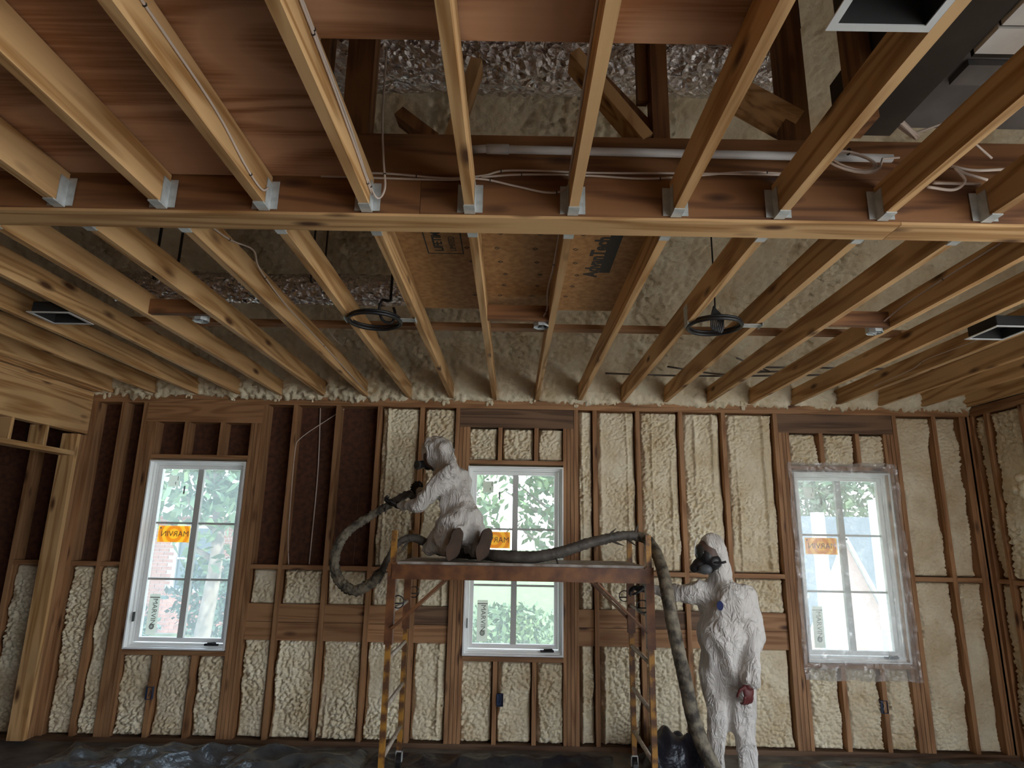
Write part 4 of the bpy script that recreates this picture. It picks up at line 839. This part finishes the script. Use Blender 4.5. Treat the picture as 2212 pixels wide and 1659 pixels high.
# ---- hose
def hose_mesh(P, r, mat, name, parent, amp, n=20, sub=14, f=30):
    q = spline(P, sub); m = MB(); m.tube(q, r if not hasattr(r, '__len__') else list(np.interp(np.linspace(0, 1, len(q)), np.linspace(0, 1, len(r)), r)), n); V = np.array(m.v); F = m.f
    cen = np.repeat(np.array([list(p) for p in q]), n, axis=0); d = V - cen; d /= np.linalg.norm(d, axis=1)[:, None] + 1e-9; x, y, z = V.T
    V = V + d * (amp * (np.abs(pn(x * f, y * f, z * f)) * 1.8 - .4))[:, None]; return finish(name, V, F, mat, parent, True)
ho = empty('spray_hose', (1.2, -1.3, 0), 'long foam crusted insulated hose from spray gun over scaffold to floor', 'hose')
hose_mesh([(-.63, -.50, 2.03), (-.66, -.535, 2.08), (-.70, -.57, 2.075), (-.75, -.62, 2.035), (-.79, -.65, 2.01)], [.022, .028, .03, .03, .032], M['hosedark'], 'whip', ho, .010)
hose_mesh([(-.79, -.65, 2.01), (-.87, -.67, 1.955), (-.951, -.70, 1.897), (-1.114, -.78, 1.76), (-1.171, -.85, 1.575), (-1.112, -.90, 1.42), (-.986, -.92, 1.345), (-.867, -.90, 1.40), (-.80, -.88, 1.48)], [.026, .027, .030, .034, .036, .038, .036, .036, .034], M['hose'], 'fuzzy_cover', ho, .012, f=45, n=28, sub=20)
hose_mesh([(-.80, -.88, 1.48), (-.747, -.86, 1.60), (-.688, -.84, 1.698), (-.60, -.81, 1.735), (-.51, -.76, 1.71), (-.40, -.70, 1.64), (-.30, -.66, 1.62)], [.028, .022, .024, .03, .034, .034, .034], M['hosedark'], 'bare_section', ho, .006)
hose_mesh([(-.30, -.66, 1.62), (-.10, -.80, 1.622), (.034, -1.0, 1.622), (.18, -1.08, 1.618), (.343, -1.10, 1.618), (.48, -1.1, 1.64), (.614, -1.1, 1.675), (.74, -1.09, 1.72), (.855, -1.08, 1.75), (.97, -1.05, 1.775), (1.06, -1.0, 1.785), (1.14, -.97, 1.78)], [.04, .042, .042, .043, .043, .042, .04, .038, .036, .034, .034, .036], M['hosedark'], 'platform_section', ho, .006)
hose_mesh([(1.14, -.97, 1.78), (1.205, -1.02, 1.755), (1.237, -1.18, 1.655), (1.243, -1.34, 1.52), (1.243, -1.42, 1.40), (1.257, -1.45, 1.272), (1.287, -1.47, 1.075), (1.324, -1.5, .859), (1.361, -1.52, .648), (1.429, -1.55, .462), (1.52, -1.58, .29), (1.66, -1.62, .12), (1.9, -1.7, .05), (2.4, -1.9, .045), (3.2, -2.3, .045)], [.036, .038, .041, .042, .043, .043, .044, .045, .046, .046, .045, .044, .04, .04, .04], M['hose'], 'wrapped_section', ho, .004)
m = MB()
for p, d in (((.90, -1.08, 1.775), (.06, -.02, .06)), ((1.05, -1.02, 1.76), (.06, -.05, -.05)), ((1.12, -1.0, 1.81), (.02, -.02, .06)), ((.92, -1.10, 1.745), (.09, -.03, -.035)), ((-.62, -.84, 1.70), (-.04, -.02, -.06)), ((-.78, -.88, 1.47), (-.03, -.02, -.09)), ((.52, -1.14, 1.60), (.01, -.05, -.04)), ((-.83, -.69, 1.97), (-.0, -.03, -.06))): m.tube([Vector(p) - Vector(d) * .25, Vector(p) + Vector(d) * .5, Vector(p) + Vector(d)], [.010, .008, .002], 6)
props(m.build('tape_ends', M['hosedark'], ho), kind='stuff')

# ---- worker standing at the right of the scaffold
st = empty('person', (1.68, -1.12, 0), 'worker in white hooded coverall and full face respirator standing beside the scaffold, holding it', 'person')
b = MB(); I3 = Matrix.Identity(3); yaw = Matrix.Rotation(.55, 3, 'Z')       # chest turned to the left
F2 = Vector((-.82, -.57, 0)).normalized(); S2 = Vector((-F2.y, F2.x, 0)); R2 = Matrix((S2, F2, Vector((0, 0, 1)))).transposed()
pel = Vector((1.70, -1.12, .93)); ch = Vector((1.715, -1.13, 1.30)); nk = Vector((1.695, -1.14, 1.50)); hd = Vector((1.655, -1.15, 1.685))
b.ell(pel, (.19, .17, .17), R2); b.ell((pel + ch) / 2 + F2 * .03, (.185, .175, .21), R2); b.ell(ch, (.205, .16, .20), R2); b.ell(Vector((1.70, -1.13, 1.41)), (.20, .125, .10), R2); b.cap(nk - Vector((0, 0, .06)), nk + Vector((0, 0, .05)), .10, .085)
hR = pel + S2 * .10; hL = pel - S2 * .10
kA = Vector((1.62, -1.10, .50)); kB = Vector((1.80, -1.16, .50)); aA = Vector((1.60, -1.06, .12)); aB = Vector((1.82, -1.14, .12))
b.cap(Vector((1.63, -1.10, .86)), kA, .128, .088); b.cap(kA, aA, .088, .075); b.cap(Vector((1.79, -1.14, .86)), kB, .125, .090); b.cap(kB, aB, .090, .078)
s1 = Vector((1.56, -1.10, 1.40)); e1 = Vector((1.40, -1.02, 1.375)); w1 = Vector((1.245, -.90, 1.395)); s2_ = Vector((1.84, -1.20, 1.385)); e2 = Vector((1.885, -1.24, 1.10)); w2 = Vector((1.793, -1.325, .865))
b.cap(ch + Vector((-.05, 0, .06)), s1, .12, .095); b.cap(s1, e1, .092, .073); b.cap(e1, w1, .072, .052); b.cap(ch + Vector((.05, 0, .06)), s2_, .12, .095); b.cap(s2_, e2, .092, .078); b.cap(e2, w2, .082, .078)
Rh = Matrix((Vector((0, 1, 0)), Vector((-1, 0, .1)).normalized(), Vector((0, 0, 1)))).transposed()
b.ell(hd + Vector((.02, 0, .005)), (.098, .115, .125), Rh); b.ell(hd + Vector((.005, 0, .04)), (.100, .112, .100), Rh); b.cap(hd + Vector((.045, 0, -.02)), nk + Vector((.03, .0, -.02)), .082, .082)
b.cap(Vector((1.88, -1.14, .95)), Vector((1.90, -1.10, .72)), .05, .03)
remesh(b, 'coverall', M['suit'], st, .010, 4, (.028, 6.0, 2))
hand(w2 + Vector((-.004, .010, -.022)), (-.05, -.02, -1), (-.25, 1, 0), M['skin'], st, .75, -1, L=.17, name='gloved_hand', label='dark red gloved hand hanging down')
hand(w1 + Vector((-.03, .02, 0)), (-1, .35, .02), (0, .3, -1), M['black'], st, 1.1, 1, name='gloved_hand', label='black gloved hand gripping the scaffold')
for a, yo in ((aA, .0), (aB, .0)):
    m = MB(); m.cap(a + Vector((.02, .01, -.07)), a + Vector((-.14, -.07, -.085)), .045, .036); m.cap(a + Vector((.01, 0, .03)), a + Vector((.015, .01, -.06)), .06, .05); remesh(m, 'boot', M['brown'], st, .008, 3)
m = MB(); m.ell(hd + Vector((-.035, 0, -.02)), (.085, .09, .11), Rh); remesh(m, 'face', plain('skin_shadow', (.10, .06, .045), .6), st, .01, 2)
m = MB(); m.ell(hd + Vector((-.055, 0, -.035)), (.085, .072, .088), Rh); m.cap(hd + Vector((-.02, -.03, -.07)), hd + Vector((-.02, .03, -.07)), .065, .065); m.cap(hd + Vector((-.10, 0, -.09)), hd + Vector((-.145, 0, -.12)), .045, .034); m.cap(hd + Vector((-.05, 0, -.10)), hd + Vector((-.11, 0, -.10)), .06, .05)
rs = remesh(m, 'respirator', M['black'], st, .007, 2)
m = MB(); m.ell(hd + Vector((-.090, 0, -.012)), (.068, .048, .066), Rh); m.build('visor', M['glassdark'], rs, True)
MB().tube(spline([hd + Vector((-.132, -.055, .085)), hd + Vector((-.142, -.03, .04)), hd + Vector((-.145, -.025, -.03))], 5), .003, 6).build('visor_rim', M['white'], rs, True)
for s in (-1, 1):
    c0 = hd + Vector((-.085, s * .062, -.125)); R = Matrix.Rotation(s * .25, 3, 'Z'); m = MB(); m.ell(c0, (.048, .024, .036), R, 18, 8); m.build('filter', M['filter'], rs, True)
MB().tube(spline([hd + Vector((-.03, -.085, -.075)), hd + Vector((.02, -.105, -.075)), hd + Vector((.05, -.11, -.068))], 5), .009, 6).build('strap', M['black'], rs, True)
# chest badge
bp_ = Vector((1.632, -1.302, 1.325)); nrm = (F2 * .5 + Vector((0, -1, 0))).normalized(); m = MB(); ux = nrm.cross(Vector((0, 0, 1))).normalized(); pts = [bp_ + ux * .022 * math.cos(a) + Vector((0, 0, 1)) * .031 * math.sin(a) for a in np.linspace(0, 2 * PI, 24, endpoint=False)]
m.add(pts + [p - nrm * .03 for p in pts], [tuple(range(24)), tuple(range(47, 23, -1))] + [(k, 24 + k, 24 + (k + 1) % 24, (k + 1) % 24) for k in range(24)]); bg_ = m.build('badge', plain('badge_blue', (.012, .025, .11), .5), st, label='round blue chest badge')
